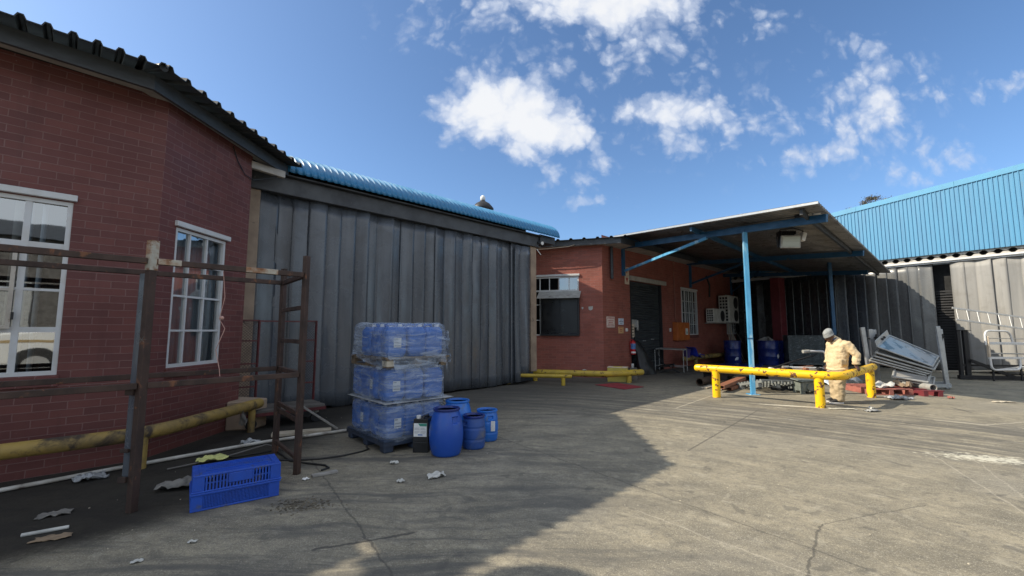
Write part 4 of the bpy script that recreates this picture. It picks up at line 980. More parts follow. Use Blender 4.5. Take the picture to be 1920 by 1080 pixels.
rbar(Z(B_, .16) + V(-.02, .03, 0), Z(C_, .16) + V(.02, -.03, 0), .04, .04)
mb = MB(); mb.tube([Z(B_, 2.22) + V(-.62, -.52, 0), Z(B_, 1.95) + V(-.60, -.50, 0), Z(B_, 1.72) + V(-.63, -.52, 0), Z(B_, 1.62) + V(-.58, -.5, 0), Z(B_, 1.4) + V(-.66, -.5, 0), Z(B_, 1.2) + V(-.61, -.5, 0), Z(B_, 1.13) + V(-.60, -.5, 0)], .004, 6)
mb.ball(Z(B_, 1.73) + V(-.61, -.51, 0), .02); t = mb.build('hanging_string', 'string_pink', smooth=60); tag(t, 'knotted pale pink string hanging from the top bar of the rusty rack', 'string')
mb = MB()
for a in (0, 1.2, 2.3): mb.tube([Z(A_, 1.52) + V(.04 * math.cos(a), -.04, .03 * math.sin(a)), Z(A_, 1.52) + V(-.04 * math.cos(a), -.045, -.035 * math.sin(a))], .0018, 5)
t = mb.build('wire_tie', 'cable_grey'); tag(t, 'twist of thin wire tied round the near post of the rusty rack', 'wire')

# ------------------------------------------------------------------ caged trolley
ct = thing('platform_trolley', 'low platform trolley with dark red mesh side gates behind the rusty rack', 'trolley', (-3.7, 7.6, 0), R(44))
T0, td, tn = V(-4.25, 7.05, 0), V(.74, .67, 0).normalized(), V(-.67, .74, 0).normalized()
def tp(a, b, z): return T0 + td * a + tn * b + V(0, 0, z)
mb = MB(); mb.prism([tp(0, 0, .26), tp(1.25, 0, .26), tp(1.25, .72, .26), tp(0, .72, .26)], (0, 0, .045)); mb.build('platform', 'board_grey', ct, bevel=.006)
mb = MB(); 
for p, q in (((0, 0), (1.25, 0)), ((1.25, 0), (1.25, .72)), ((0, .72), (1.25, .72)), ((0, 0), (0, .72))): mb.beam(tp(*p, .24), tp(*q, .24), .04, .05)
mb.build('chassis', 'cage_red', ct)
for a, b_ in ((.12, .1), (1.13, .1), (1.13, .62), (.12, .62)):
    mb = MB(); mb.tube([tp(a, b_, .085) - tn * .02, tp(a, b_, .085) + tn * .02], .085, 16); w = mb.build('wheel', 'iron_black', ct, smooth=40)
    mb = MB(); mb.beam(tp(a, b_, .16), tp(a, b_, .225), .06, .07); mb.build('fork', 'galv_dull', w)
for a0, a1 in ((.02, .30), (1.02, 1.28)):
    mb = MB()
    bb = .74
    for a in (a0, a1): mb.beam(tp(a, bb, .26), tp(a, bb, 1.79), .03, .03)
    for z in (.62, 1.02, 1.42, 1.78): mb.beam(tp(a0, bb, z), tp(a1, bb, z), .025, .025)
    g_ = mb.build('side_gate', 'cage_red', ct)
    mb = MB(); st = .05; z = .30
    while z < 1.76:
        for sgn in (1, -1):
            p, q = (tp(a0, bb, z), tp(a1, bb, min(1.77, z + .28))) if sgn > 0 else (tp(a1, bb, z), tp(a0, bb, min(1.77, z + .28)))
            mb.beam(p, q, .005, .005)
        z += st
    mb.build('wire_mesh', 'mesh_wire', g_)
mb = MB(); mb.beam(tp(.3, .74, 1.77), tp(1.02, .74, 1.77), .026, .026); mb.build('top_bar', 'cage_red', ct)

# ------------------------------------------------------------------ pallet stack of wrapped blue cans
st_o, sx, sy = V(-1.66, 5.86, 0), V(.745, .667, 0).normalized(), V(-.667, .745, 0).normalized()   # front corner, right edge, left edge
LX, LY = .90, 1.18
def sp(a, b, z): return st_o + sx * a + sy * b + V(0, 0, z)
sang = math.atan2(sx.y, sx.x)
def pallet_plastic(z, label):
    t = thing('plastic_pallet', label, 'pallet', sp(0, 0, z), sang)
    mb = MB()
    n = 7
    for i in range(n): mb.prism([sp(-.04, -.04 + i * (LY + .08) / n, z + .135), sp(LX + .04, -.04 + i * (LY + .08) / n, z + .135), sp(LX + .04, -.04 + (i + .86) * (LY + .08) / n, z + .135), sp(-.04, -.04 + (i + .86) * (LY + .08) / n, z + .135)], (0, 0, .03))
    mb.build('deck', 'pallet_blue', t, bevel=.006)
    mb = MB()
    for b0, b1 in ((-.04, .0), (LY, LY + .04)): mb.prism([sp(-.04, b0, z + .09), sp(LX + .04, b0, z + .09), sp(LX + .04, b1, z + .09), sp(-.04, b1, z + .09)], (0, 0, .044))
    for a0, a1 in ((-.04, .0), (LX, LX + .04)): mb.prism([sp(a0, .002, z + .09), sp(a1, .002, z + .09), sp(a1, LY - .002, z + .09), sp(a0, LY - .002, z + .09)], (0, 0, .044))
    mb.build('rim', 'pallet_blue', t)
    for a in (.045, LX / 2, LX - .045):
        for b_ in (.05, LY / 2, LY - .05):
            mb = MB(); h = .085
            mb.prism([sp(a - h + .015, b_ - h + .015, z), sp(a + h - .015, b_ - h + .015, z), sp(a + h - .015, b_ + h - .015, z), sp(a - h + .015, b_ + h - .015, z)], (0, 0, .13)); mb.build('foot', 'pallet_blue', t, bevel=.02, bseg=2)
    return t
def pallet_wood(z, label):
    t = thing('wooden_pallet', label, 'pallet', sp(0, 0, z), sang)
    for b_ in (-.03, .14, .31, .48, .65, .82, 1.02):
        mb = MB(); mb.prism([sp(-.04, b_, z + .118), sp(LX + .06, b_, z + .118), sp(LX + .06, b_ + .12, z + .118), sp(-.04, b_ + .12, z + .118)], (0, 0, .022)); mb.build('deck_board', 'wood_pallet', t)
    for a in (.03, LX / 2, LX - .03):
        mb = MB(); mb.prism([sp(a - .05, -.03, z + .094), sp(a + .05, -.03, z + .094), sp(a + .05, LY, z + .094), sp(a - .05, LY, z + .094)], (0, 0, .022)); mb.prism([sp(a - .05, -.03, z), sp(a + .05, -.03, z), sp(a + .05, LY, z), sp(a - .05, LY, z)], (0, 0, .018)); mb.build('stringer', 'wood_pallet', t)
        for b_ in (-.03, LY / 2 - .07, LY - .14):
            mb = MB(); mb.prism([sp(a - .055, b_ + .002, z + .02), sp(a + .055, b_ + .002, z + .02), sp(a + .055, b_ + .142, z + .02), sp(a - .055, b_ + .142, z + .02)], (0, 0, .072)); mb.build('block', 'wood_pallet' if (a, b_) != (.03, -.03) else 'wood_pale', t)
    return t
pallet_plastic(0, 'dusty dark blue plastic pallet on the ground under the whole wrapped stack')
pallet_wood(1.10, 'worn wooden pallet on which the top layer of wrapped blue cans rests')
# one can, then copies
can = thing('blue_can', 'x', 'drum', (0, 0, 0), 0, 'blue plastic cans stacked on the pallets')
CH = .41
def canf(a, b):
    t = a * 2 * math.pi; z = b * CH
    w = .150 if .05 < z < .35 else (.150 - (.05 - z) * .6 if z <= .05 else .150 - (z - .35) * .6)
    w -= .006 * (abs(z - .12) < .012 or abs(z - .27) < .012)
    c_, s_ = math.cos(t), math.sin(t); e = 2 / 4.2
    return V(w * math.copysign(abs(c_) ** e, c_), w * math.copysign(abs(s_) ** e, s_), z)
mb = MB(); mb.grid(canf, 36, 20); mb.add([canf(i / 36, 0) for i in range(36)], [tuple(reversed(range(36)))]); mb.add([canf(i / 36, 1) for i in range(36)], [tuple(range(36))]); mb.build('body', 'can_blue', can, world=False, smooth=45)
mb = MB(); mb.lathe([(.03, CH), (.03, CH + .03), (.026, CH + .034), (0.0001, CH + .034)], (.07, -.06, 0), 14); mb.build('cap', 'white_plastic', can, world=False, smooth=40)
mb = MB(); mb.tube([(-.09, .03, CH - .01), (-.085, .03, CH + .03), (.02, .03, CH + .032), (.04, .03, CH - .01)], .014, 8); mb.build('handle', 'can_blue', can, world=False, smooth=40)
mb = MB(); mb.box(-.05, .055, -.1535, -.1515, .13, .26); lb = mb.build('label', 'label_white', can, world=False)
mb = MB(); mb.box(-.045, .05, -.1545, -.1538, .145, .16); mb.box(-.045, .0, -.1545, -.1538, .235, .25); mb.box(-.045, .05, -.1545, -.1538, .19, .2); mb.build('label_print', 'label_grey', lb, world=False)
first = True
wz = ['bottom', 'middle', 'top']
for L, z0 in enumerate((.168, .66, 1.242)):
    for ia in range(3):
        for ib in range(4):
            if L == 2 and ib == 3 and ia == 0: continue
            a, b_ = .15 + ia * .30, .15 + ib * .293
            place = ('at its near corner' if ia == 0 and ib == 0 else
                     f'{["", "second", "third", "fourth"][ib]} from the corner along its left face' if ia == 0 else
                     f'{["", "second", "third"][ia]} from the corner along its right face' if ib == 0 else
                     'hidden behind the outer cans')
            lab = f'{wz[L]} layer blue can of the wrapped stack, {place}'
            rz = sang + (math.pi * 1.5 if ia == 0 and ib > 0 else 0) + rnd.uniform(-.12, .12)
            loc = sp(a + rnd.uniform(-.014, .014), b_ + rnd.uniform(-.01, .01), z0)
            if first: can.location = loc; can.rotation_euler = (0, 0, rz); can['label'] = lab; MW[can.name] = Matrix.Translation(loc) @ Matrix.Rotation(rz, 4, 'Z'); first = False
            else: c2 = dup(can, loc, rz, lab)
            if first is False and (L, ia, ib) not in ((0, 0, 0), (0, 0, 2), (1, 0, 0), (1, 0, 1), (2, 0, 0)) and (L, ia, ib) != (0, 0, 0):
                for ch in list(c2.children):
                    if ch.name.startswith('label'):
                        for g_ in list(ch.children): bpy.data.objects.remove(g_)
                        bpy.data.objects.remove(ch)
def film(label, z0, z1, grow, seed, skirt=0.0, bulge=.0):
    mb = MB()
    def f(a, b):
        t = a * 2 * math.pi; c_, s_ = math.cos(t), math.sin(t); e = 2 / 9
        hx, hy = LX / 2 + grow, LY / 2 + grow
        nv = 30; side = .80
        n_ = noise.noise(V(c_ * 2.2 + seed, s_ * 2.2, b * 9)); n2 = noise.noise(V(c_ * 7 + seed, s_ * 7, b * 22))
        if b < side:
            q = b / side; z = z0 + (z1 - z0) * q; k_ = 1 + .012 * n_ + .006 * n2 + bulge * (1 - q) ** 2 * max(0, noise.noise(V(c_ * 3, s_ * 3, seed)) + .3)
            if q > .92: k_ -= (q - .92) * .3
            z += (1 - q) ** 3 * (.07 * noise.noise(V(c_ * 4, s_ * 4, seed + 5)) - skirt * max(0, noise.noise(V(c_ * 2, s_ * 2, seed + 9)) + .1))
        else:
            q = (b - side) / (1 - side); k_ = (1 - q) * .975 + .0001; z = z1 + .035 * n_ * (1 - q * .5) + .02 * n2 + .018
        return sp(LX / 2 + hx * k_ * math.copysign(abs(c_) ** e, c_), LY / 2 - .02 + hy * k_ * math.copysign(abs(s_) ** e, s_), z)
    mb.grid(f, 150, 48)
    o = mb.build('stretch_film', 'film', smooth=80); tag(o, label, 'plastic film', 'stretch films round the pallet layers'); return o
film('wrinkled clear film wrapped round the bottom layer of blue cans', .12, .62, .022, 1.3)
film('wrinkled clear film wrapped round the middle layer of blue cans', .655, 1.115, .024, 4.1, .05)
film('loose crumpled clear film over the top layer of blue cans, torn at its hem', 1.215, 1.685, .03, 7.7, .25, .10)
mb = MB(); mb.grid(lambda a, b: sp(-.05 + a * 1.08, -.06 + b * 1.28, .636 + .008 * math.sin(a * 9) * math.sin(b * 7)), 12, 12); t = mb.build('slip_sheet', 'bag_grey', smooth=60, solid=.004); tag(t, 'thin grey slip sheet between the bottom and middle layers of cans', 'sheet')
def rag(name, label, cat, c, w, l, h, mat, seed, rz=0, n=14, solid=.003):
    mb = MB(); M = Matrix.Translation(Vector(c)) @ Matrix.Rotation(rz, 4, 'Z')
    def f(a, b):
        x, y = (a - .5) * w, (b - .5) * l
        k_ = noise.noise(V(a * 3.1 + seed, b * 3.1, 0)); k2 = noise.noise(V(a * 8 + seed, b * 8, 4))
        ed = 1 + .25 * noise.noise(V(a * 2, b * 2, seed + 3)) + .18 * noise.noise(V(a * 6, b * 6, seed))
        return M @ V(x * ed, y * ed + .1 * w * k_, .006 + max(0, h * (.45 + k_ * .9 + k2 * .4)) * (1 - abs(a - .5) * .8))
    mb.grid(f, n, n); o = mb.build(name, mat, smooth=60, solid=solid); return tag(o, label, cat)
# film tail hanging off the top layer
mb = MB(); mb.grid(lambda a, b: sp(LX + .015 + .02 * math.sin(b * 9) + .06 * (1 - b) + .05 * noise.noise(V(a * 4, b * 4, 1)), -.05 + a * (.50 * (1 - b) + .06) + .03 * noise.noise(V(a * 5, b * 5, 3)), 1.14 + b * .46), 14, 18)
t = mb.build('film_tail', 'film', smooth=70); tag(t, 'loose triangular tail of film hanging off the right side of the top layer', 'plastic film')

# ------------------------------------------------------------------ barrels and can in front of the stack
def barrel(label, x, y, r, h, mat, rz, belly=1.0, neck=.80, tilt=0, ribs=True):
    t = thing('plastic_barrel', label, 'barrel', (x, y, 0), rz, 'open blue barrels beside the pallet stack')
    def prof(z):
        q = z / h
        return r * (neck + (1 - neck) * math.sin(math.pi * min(1, max(0, (q * .92 + .10)))) ** .75) * belly
    mb = MB(); P = [(.001, .006), (prof(0) * .93, .004), (prof(.0), .02)]; nz_ = 34
    P += [(prof(h * i / nz_), .02 + (h - .05) * i / nz_) for i in range(1, nz_ + 1)]
    if ribs: P = [(q - (.006 if abs(z - h * .30) < .012 or abs(z - h * .64) < .010 else 0), z) for q, z in P]
    rn = prof(h)
    def pocket(p, th):
        for c0_ in (R(-55), R(125)):
            d = (th - c0_ + math.pi) % (2 * math.pi) - math.pi
            if abs(d) < .20 and h * .70 < p.z < h * .815 and math.hypot(p.x, p.y) > rn * .6:
                return V(p.x * .86, p.y * .86, p.z)
        return p
    mb.lathe(P, seg=56, fn=pocket); 
    o = mb.build('body', mat, t, world=False, smooth=35)
    mb = MB(); mb.lathe([(rn - .012, h * .5), (rn - .012, h - .03), (rn - .004, h - .006), (rn + .012, h - .002), (rn + .018, h - .018), (rn + .012, h - .034), (rn + .001, h - .036)], seg=44); mb.build('rim', 'drum_navy' if mat != 'plastic_blue_light' else mat, t, world=False, smooth=45)
    mb = MB(); mb.lathe([(rn - .016, h - .03), (rn * 1.02, h * .5), (rn * .95, .03), (.001, .03)], seg=40); mb.build('inner_wall', 'drum_navy', t, world=False, smooth=45)
    return t
barrel('largest open blue barrel standing in front of the others', -.86, 5.84, .222, .595, 'plastic_blue', R(10), neck=.72, ribs=False)
barrel('open brighter blue barrel behind the largest one, against the wrapped stack', -.80, 6.50, .222, .595, 'plastic_blue_light', R(70), neck=.72, ribs=False)
barrel('small dusty blue barrel right of the largest one with dark grip hole', -.53, 6.16, .166, .445, 'plastic_blue_dusty', R(-80), neck=.84)
b4 = barrel('small blue barrel behind the dusty one with a white label strip on its side', -.37, 6.58, .166, .445, 'plastic_blue_light', R(-10), neck=.84)
mb = MB(); mb.box(.06, .12, -.17, -.165, .16, .30, M=Matrix.Rotation(R(12), 4, 'Z')); mb.build('label', 'label_white', b4, world=False)
jc = thing('black_jerrycan', 'square black jerrycan with a white and green label leaning beside the largest barrel', 'jerrycan', (-1.20, 6.0, 0), R(-4))
jc.scale = (.88, .9, .96)
mb = MB(); mb.box(-.115, .115, -.12, .12, .0, .14); mb.box(-.118, .118, -.123, .123, .145, .40); mb.box(-.112, .112, -.118, .118, .138, .147); mb.prism([(-.11, -.115, .40), (.11, -.115, .40), (.11, .115, .40), (-.11, .115, .40)], (0, 0, .05)); mb.build('body', 'black_plastic', jc, world=False, bevel=.018, bseg=2)
mb = MB(); mb.lathe([(.036, .45), (.036, .485), (.03, .49), (.0001, .49)], (-.05, -.05, 0), 14); mb.build('cap', 'white_plastic', jc, world=False, smooth=40)
mb = MB(); mb.tube([(.02, -.08, .44), (.03, -.06, .475), (.06, .08, .475), (.06, .10, .44)], .018, 8); mb.build('handle', 'black_plastic', jc, world=False, smooth=40)
mb = MB(); mb.box(-.105, .095, -.1245, -.1235, .215, .395); lb = mb.build('label', 'label_white', jc, world=False)
mb = MB(); mb.prism([(-.04, -.1252, .392), (.093, -.1252, .392), (.093, -.1252, .355), (-.01, -.1252, .355)], (0, .0006, 0)); mb.build('green_band', 'label_green', lb, world=False)
mb = MB(); mb.box(-.04, .03, -.1252, -.1246, .232, .247); mb.build('blue_mark', 'label_blue', lb, world=False)
mb = MB()
for z in (.33, .318, .306, .285, .272, .26): mb.box(-.095, -.02 + rnd.uniform(-.03, .02), -.1252, -.1246, z, z + .004); mb.box(.0, .085 - rnd.uniform(0, .03), -.1252, -.1246, z, z + .004)
mb.build('small_print', 'label_grey', lb, world=False)
# bundle of pale poles behind the stack
for i in range(6):
    mb = MB(); mb.tube([(-.56 - i * .022, 7.06 + .03 * i, .02 + .012 * (i % 2)), (-1.30 + i * .035, 8.0 + .02 * i, .30 + .03 * (i % 3))], .014, 8)
    t = mb.build('pole', 'wood_grey' if i % 2 else 'galv_dull', smooth=40); tag(t, 'thin pale pole in the bundle lying behind the wrapped stack', 'pole', 'poles in the bundle behind the wrapped stack')

# ------------------------------------------------------------------ crates
def crate(label, z, inverted, dx=0, dy=0, fine=False):
    c0 = V(-2.83 + dx, 3.985 + dy, 0); ex = V(.575, .435, 0).normalized(); ey = V(-.60, .80, 0).normalized()
    t = thing('plastic_crate', label, 'crate', tuple(c0 + V(0, 0, z)), math.atan2(ex.y, ex.x), 'blue crates stacked in front of the rack')
    w, d, h = .70, .40, .152
    def cp(a, b, q): return c0 + ex * a + ey * b + V(0, 0, z + q)
    def bx(mb, a0, a1, b0, b1, q0, q1):
        vs = [cp(a, b, q) for q in (q0, q1) for b in (b0, b1) for a in (a0, a1)]; mb.add(vs, [(0, 2, 3, 1), (4, 5, 7, 6), (0, 1, 5, 4), (2, 6, 7, 3), (0, 4, 6, 2), (1, 3, 7, 5)])
    mb = MB()
    for q0, q1 in ((0, .016), (h - .016, h)):
        e = .008 if (q0 == 0) == inverted else .0
        bx(mb, -e, w + e, -e, .014, q0, q1); bx(mb, -e, w + e, d - .014, d + e, q0, q1); bx(mb, -e, .014, .0141, d - .0141, q0, q1); bx(mb, w - .014, w + e, .0141, d - .0141, q0, q1)
    for a0, a1, b0, b1 in ((0, .09, .001, .016), (w - .09, w, .001, .016), (0, .09, d - .016, d - .001), (w - .09, w, d - .016, d - .001), (.001, .016, .016, .09), (.001, .016, d - .09, d - .016), (w - .016, w - .001, .016, .09), (w - .016, w - .001, d - .09, d - .016)): bx(mb, a0, a1, b0, b1, .016, h - .016)
    mb.build('frame', 'crate_blue', t, bevel=.003)
    mb = MB(); n = 46 if fine else 20
    for i in range(n):
        a = .09 + (w - .18) * (i + .5) / n; tw = .0028 if fine else .007
        for b0, b1 in ((.003, .011), (d - .011, d - .003)): bx(mb, a - tw, a + tw, b0, b1, .016, h - .016)
    m_ = 24 if fine else 10
    for i in range(m_):
        b_ = .09 + (d - .18) * (i + .5) / m_; tw = .0028 if fine else .007
        for a0, a1 in ((.003, .011), (w - .011, w - .003)): bx(mb, a0, a1, b_ - tw, b_ + tw, .016, h - .016)
    for q in ([h / 2] if not fine else [.03 + i * .0125 for i in range(9)]):
        tw = .005 if not fine else .0024
        bx(mb, .09, w - .09, .004, .010, q - tw, q + tw); bx(mb, .09, w - .09, d - .010, d - .004, q - tw, q + tw); bx(mb, .004, .010, .09, d - .09, q - tw, q + tw); bx(mb, w - .010, w - .004, .09, d - .09, q - tw, q + tw)
    mb.build('slatted_side', 'crate_blue', t)
    if not fine:
        mb = MB(); bx(mb, .27, .46, -.004, .013, .05, h - .018); mb.build('name_plate', 'crate_blue', t, bevel=.003)
    if inverted:
        mb = MB(); bx(mb, .012, w - .012, .012, d - .012, h - .007, h - .001)
        for a0, a1, b0, b1 in ((.05, w - .05, .05, .065), (.05, w - .05, d - .065, d - .05), (.05, .065, .066, d - .066), (w - .065, w - .05, .066, d - .066), (.10, w - .10, .11, .122), (.10, w - .10, d - .122, d - .11)): bx(mb, a0, a1, b0, b1, h - .001, h + .010)
        for i in range(26):
            a = .13 + (w - .26) * i / 25; bx(mb, a - .006, a + .006, .135, d - .135, h - .001, h + .006)
        mb.build('ribbed_base', 'crate_blue', t)
    else:
        mb = MB(); bx(mb, .012, w - .012, .012, d - .012, .002, .008); mb.build('base', 'crate_blue', t)
    return t
crate('lower blue crate with finely meshed sides on the ground by the rusty rack', 0.002, False, fine=True)
crate('upside down blue crate with slotted sides and ribbed top, on the other crate', .156, True, dx=.004, dy=.006)

# ------------------------------------------------------------------ bits on the ground, left side
mb = MB(); mb.tube([(-7.4, 2.0, .028), (-5.06, 4.47, .028), (-4.51, 5.21, .026), (-3.49, 6.36, .03), (-2.45, 7.2, .03)], .022, 10); t = mb.build('conduit_pipe', 'pvc', smooth=50); tag(t, 'long thin white conduit pipe lying on the ground along the maroon bay', 'pipe')
def plank(label, p, q, w, h, mat, name='plank'):
    mb = MB(); mb.beam(p, q, w, h); t = mb.build(name, mat, bevel=.004); return tag(t, label, 'plank')
plank('flat white painted plank on the ground behind the rusty rack', (-3.62, 6.72, .04), (-2.86, 7.05, .04), .17, .05, 'wood_pale')
plank('pale batten leaning down from the trolley to the ground', (-3.25, 6.9, .42), (-2.80, 7.16, .03), .05, .03, 'wood_grey', 'batten')
plank('short grey board offcut lying right of the rack post', (-2.19, 4.93, .015), (-1.98, 5.10, .015), .07, .025, 'wood_grey', 'board_offcut')
mb = MB(); mb.tube([(-3.9, 5.7, .012), (-3.5, 5.65, .014), (-3.15, 5.95, .02), (-2.95, 5.75, .014), (-2.72, 5.50, .012), (-2.45, 5.40, .012), (-2.22, 5.33, .012), (-2.13, 5.23, .012), (-2.18, 5.14, .012)], .011, 8); t = mb.build('cable', 'cable_black', smooth=60); tag(t, 'black cable curling past the foot of the rusty rack', 'cable')
mb = MB(); mb.tube([(-2.9, 5.55, .012), (-2.69, 5.52, .012), (-2.4, 5.58, .012), (-2.16, 5.72, .012), (-1.98, 5.92, .012), (-1.93, 6.04, .012), (-2.0, 6.15, .012)], .010, 8); t = mb.build('cable', 'cable_black', smooth=60); tag(t, 'black cable running from the rack to the plastic pallet', 'cable')
mb = MB(); mb.tube([(-3.95, 5.15, .02), (-3.6, 5.55, .03), (-3.25, 5.92, .10), (-3.05, 6.0, .02)], .009, 6); t = mb.build('wire', 'cable_grey', smooth=60); tag(t, 'stiff grey wire bent against the far foot of the rack', 'wire')
rag('paper_sheet', 'pale yellow crumpled paper by the white conduit pipe', 'paper', (-3.66, 5.48, .03), .30, .20, .05, 'paper_yellow', 2.2, .7)
rag('torn_sack', 'heap of torn grey sacking beside the left end of the crates', 'sack', (-3.38, 4.66, 0), .42, .30, .10, 'rag_grey', 5.1, .3)
rag('torn_cardboard', 'torn pale cardboard pieces lying between the bay and the near rack post', 'cardboard', (-3.55, 3.52, 0), .22, .09, .02, 'card_brown', 8.4, .5)
rag('plastic_bag', 'crumpled clear plastic bag on the dirt below the bay rail', 'bag', (-3.72, 6.35, 0), .24, .16, .07, 'bag_grey', 3.3, .4)
rag('plastic_bag', 'crumpled grey plastic bag at the foot of the bay wall left of the rack', 'bag', (-4.55, 4.85, 0), .26, .18, .09, 'bag_grey', 6.6, .9)
rag('paper_scrap', 'white paper scrap in the dirt nearest the left picture edge', 'paper', (-3.98, 3.95, 0), .22, .10, .03, 'rag_grey', 1.1, .6)
mb = MB(); mb.tube([(-3.82, 3.55, .014), (-3.60, 3.70, .014)], .014, 8); t = mb.build('plastic_tube', 'paper_white', smooth=40); tag(t, 'short white plastic tube lying on the dark dirt at lower left', 'tube')
rag('cloth_strip', 'grey cloth strip hanging from the end of the bay rail', 'cloth', (-4.08, 6.75, .16), .10, .05, .22, 'rag_grey', 4.4, .1)
rag('crumpled_paper', 'crumpled white paper on the concrete in front of the blue barrels', 'paper', (-.83, 4.95, 0), .19, .12, .05, 'paper_white', 9.2, .5)
rag('paper_cup', 'squashed white paper cup on the concrete in front of the pallet', 'cup', (-1.42, 5.42, 0), .10, .06, .045, 'paper_white', 7.1, .2)
rag('paper_scrap', 'small pale lump on the open concrete below the wrapped stack', 'paper', (-1.18, 4.78, 0), .08, .06, .03, 'paper_white', 2.7, .2)
rag('paper_scrap', 'bluish white scrap beside the grey board offcut', 'paper', (-2.22, 4.85, 0), .07, .05, .02, 'label_white', 2.9, .2)
rag('paper_scrap', 'white pebble sized scrap at the bottom of the concrete, left of centre', 'paper', (-2.42, 3.46, 0), .06, .035, .02, 'paper_white', 3.9, .2)
rag('paper_scrap', 'thin white scrap near the bottom edge left of the sunlit patch', 'paper', (-2.6, 3.18, 0), .07, .03, .015, 'paper_white', 1.9, .7)
mb = MB()
for i in range(260):
    x, y = rnd.gauss(-1.93, .14), rnd.gauss(4.16, .075); q = rnd.uniform(.003, .009)
    mb.box(-q, q, -q * .7, q * .7, 0, q, M=Matrix.Translation((x, y, 0)) @ Matrix.Rotation(rnd.uniform(0, 3), 4, 'Z'))
tag(mb.build('gravel', 'dirt_crumb'), 'patch of loose brown crumbs on the concrete right of the crates', 'gravel', kind='stuff')
mb = MB()
for i in range(420):
    x, y = rnd.uniform(-4, 9), rnd.uniform(2.6, 11); q = rnd.choice((.002, .003, .003, .005)) * rnd.uniform(.7, 1.3)
    mb.box(-q, q, -q * .6, q * .6, 0, q * .7, M=Matrix.Translation((x, y, 0)) @ Matrix.Rotation(rnd.uniform(0, 3), 4, 'Z'))
tag(mb.build('debris', 'wood_pale'), 'fine pale grit scattered over the yard concrete', 'grit', kind='stuff')

# ------------------------------------------------------------------ things in front of the workshop
mb = MB(); mb.prism([(2.44, 13.0, .004), (3.05, 12.02, .004), (3.74, 12.52, .004), (3.2, 13.45, .004)], (0, 0, .014)); t = mb.build('floor_mat', 'red_mat', bevel=.004); tag(t, 'dull red mat lying on the concrete in front of the yellow rails', 'mat')
t = thing('carton', 'yellow and white carton lying behind the bend of the thick yellow rail', 'carton', (3.36, 13.98, 0), R(-20))
mb = MB(); mb.box(-.30, .30, -.20, .20, .0, .43); mb.build('box', 'carton_yellow', t, world=False, bevel=.008)
mb = MB(); mb.box(-.31, .31, -.21, .21, .431, .455); mb.build('lid', 'sign_cream', t, world=False, bevel=.008)
mb = MB(); mb.box(-.14, .14, -.16, .16, .456, .459); mb.build('printed_panel', 'carton_yellow', t, world=False)
t = rag('plaster_lump', 'white crumpled scrap lying on the thick yellow rail left of the carton', 'scrap', (2.25, 13.64, .36), .12, .08, .05, 'paper_white', 5.5)
t = thing('paper_cup', 'small white paper cup standing behind the thick rail end, beside the black sack', 'cup', (3.95, 14.4, 0)); 
mb = MB(); mb.lathe([(.001, .39), (.035, .39), (.048, .52), (.044, .52), (.033, .40)], seg=16); mb.build('cup_body', 'paper_white', t, world=False, smooth=30)
mb = MB(); mb.box(-.12, .12, -.1, .1, 0, .388); mb.build('stand_block', 'board_grey', t, world=False)
mb = MB()
def sackf(a, b):
    t_ = a * 2 * math.pi; n_ = noise.noise(V(math.cos(t_) * 1.5, math.sin(t_) * 1.5, b * 3)); w = (.34 * (1 - b) ** .6 + .10) * (1 + .25 * n_)
    return FD.p(2.3 + w * math.cos(t_) * 1.0 - .25 * b, .01 + 1.22 * b, .42 - .3 * b + w * .6 * math.sin(t_))
mb.grid(sackf, 30, 24); mb.add([sackf(i / 30, 1) for i in range(30)], [tuple(range(30))]); t = mb.build('black_sack', 'bag_black', smooth=70); tag(t, 'tall black sack leaning on the roller shutter under the fire extinguisher', 'sack')
t = thing('office_chair', 'broken black chair frame fallen beside the black sack', 'chair', FD.p(2.95, 0, .7), FD.ang())
mb = MB(); mb.tube([FD.p(2.75, .95, .5), FD.p(2.85, .6, .62), FD.p(2.95, .30, .8), FD.p(3.2, .22, .9), FD.p(3.7, .24, .8), FD.p(3.8, .15, .7)], .018, 8); mb.build('arm_tube', 'iron_black', t, smooth=60)
mb = MB(); mb.tube([FD.p(2.8, .10, .9), FD.p(3.1, .14, 1.0), FD.p(3.5, .08, 1.05)], .02, 8); mb.tube([FD.p(2.9, .04, .6), FD.p(3.1, .14, 1.0), FD.p(3.1, .04, 1.3)], .02, 8); mb.build('base', 'iron_black', t, smooth=60)
mb = MB(); mb.prism([FD.p(2.8, .22, .6), FD.p(3.3, .26, .6), FD.p(3.35, .30, 1.0), FD.p(2.85, .26, 1.0)], (0, 0, .06)); mb.build('seat', 'bag_black', t, bevel=.02)

t = thing('steel_table', 'grey tubular steel table standing in front of the roller shutter', 'table', (6.1, 17.4, 0), R(-36))
q0, q1 = V(5.72, 17.55, 0), V(6.62, 16.95, 0); tn2 = V(.5, .75, 0).normalized() * .6
mb = MB(); mb.prism([Z(q0, .86), Z(q1, .84), Z(q1 + tn2, .86), Z(q0 + tn2, .88)], (0, 0, .025)); mb.build('tabletop', 'galv_dull', t, bevel=.005)
for a, b_ in ((q0, q0 + tn2), (q1, q1 + tn2)):
    mb = MB(); mb.tube(arc_path([a, Z(a, .845), Z(b_, .845), b_], .07), .016, 8); mb.build('leg', 'galv_dull', t, smooth=50)
mb = MB(); mb.tube([Z(q0, .22), Z(q1, .20)], .014, 8); mb.tube([Z(q0 + tn2, .22), Z(q1 + tn2, .2)], .014, 8); mb.build('stretcher', 'galv_dull', t, smooth=50)
t = thing('plastic_chair', 'bright blue plastic chair lying on its side on the yellow wall rail', 'chair', FD.p(6.1, .45, .55), FD.ang())
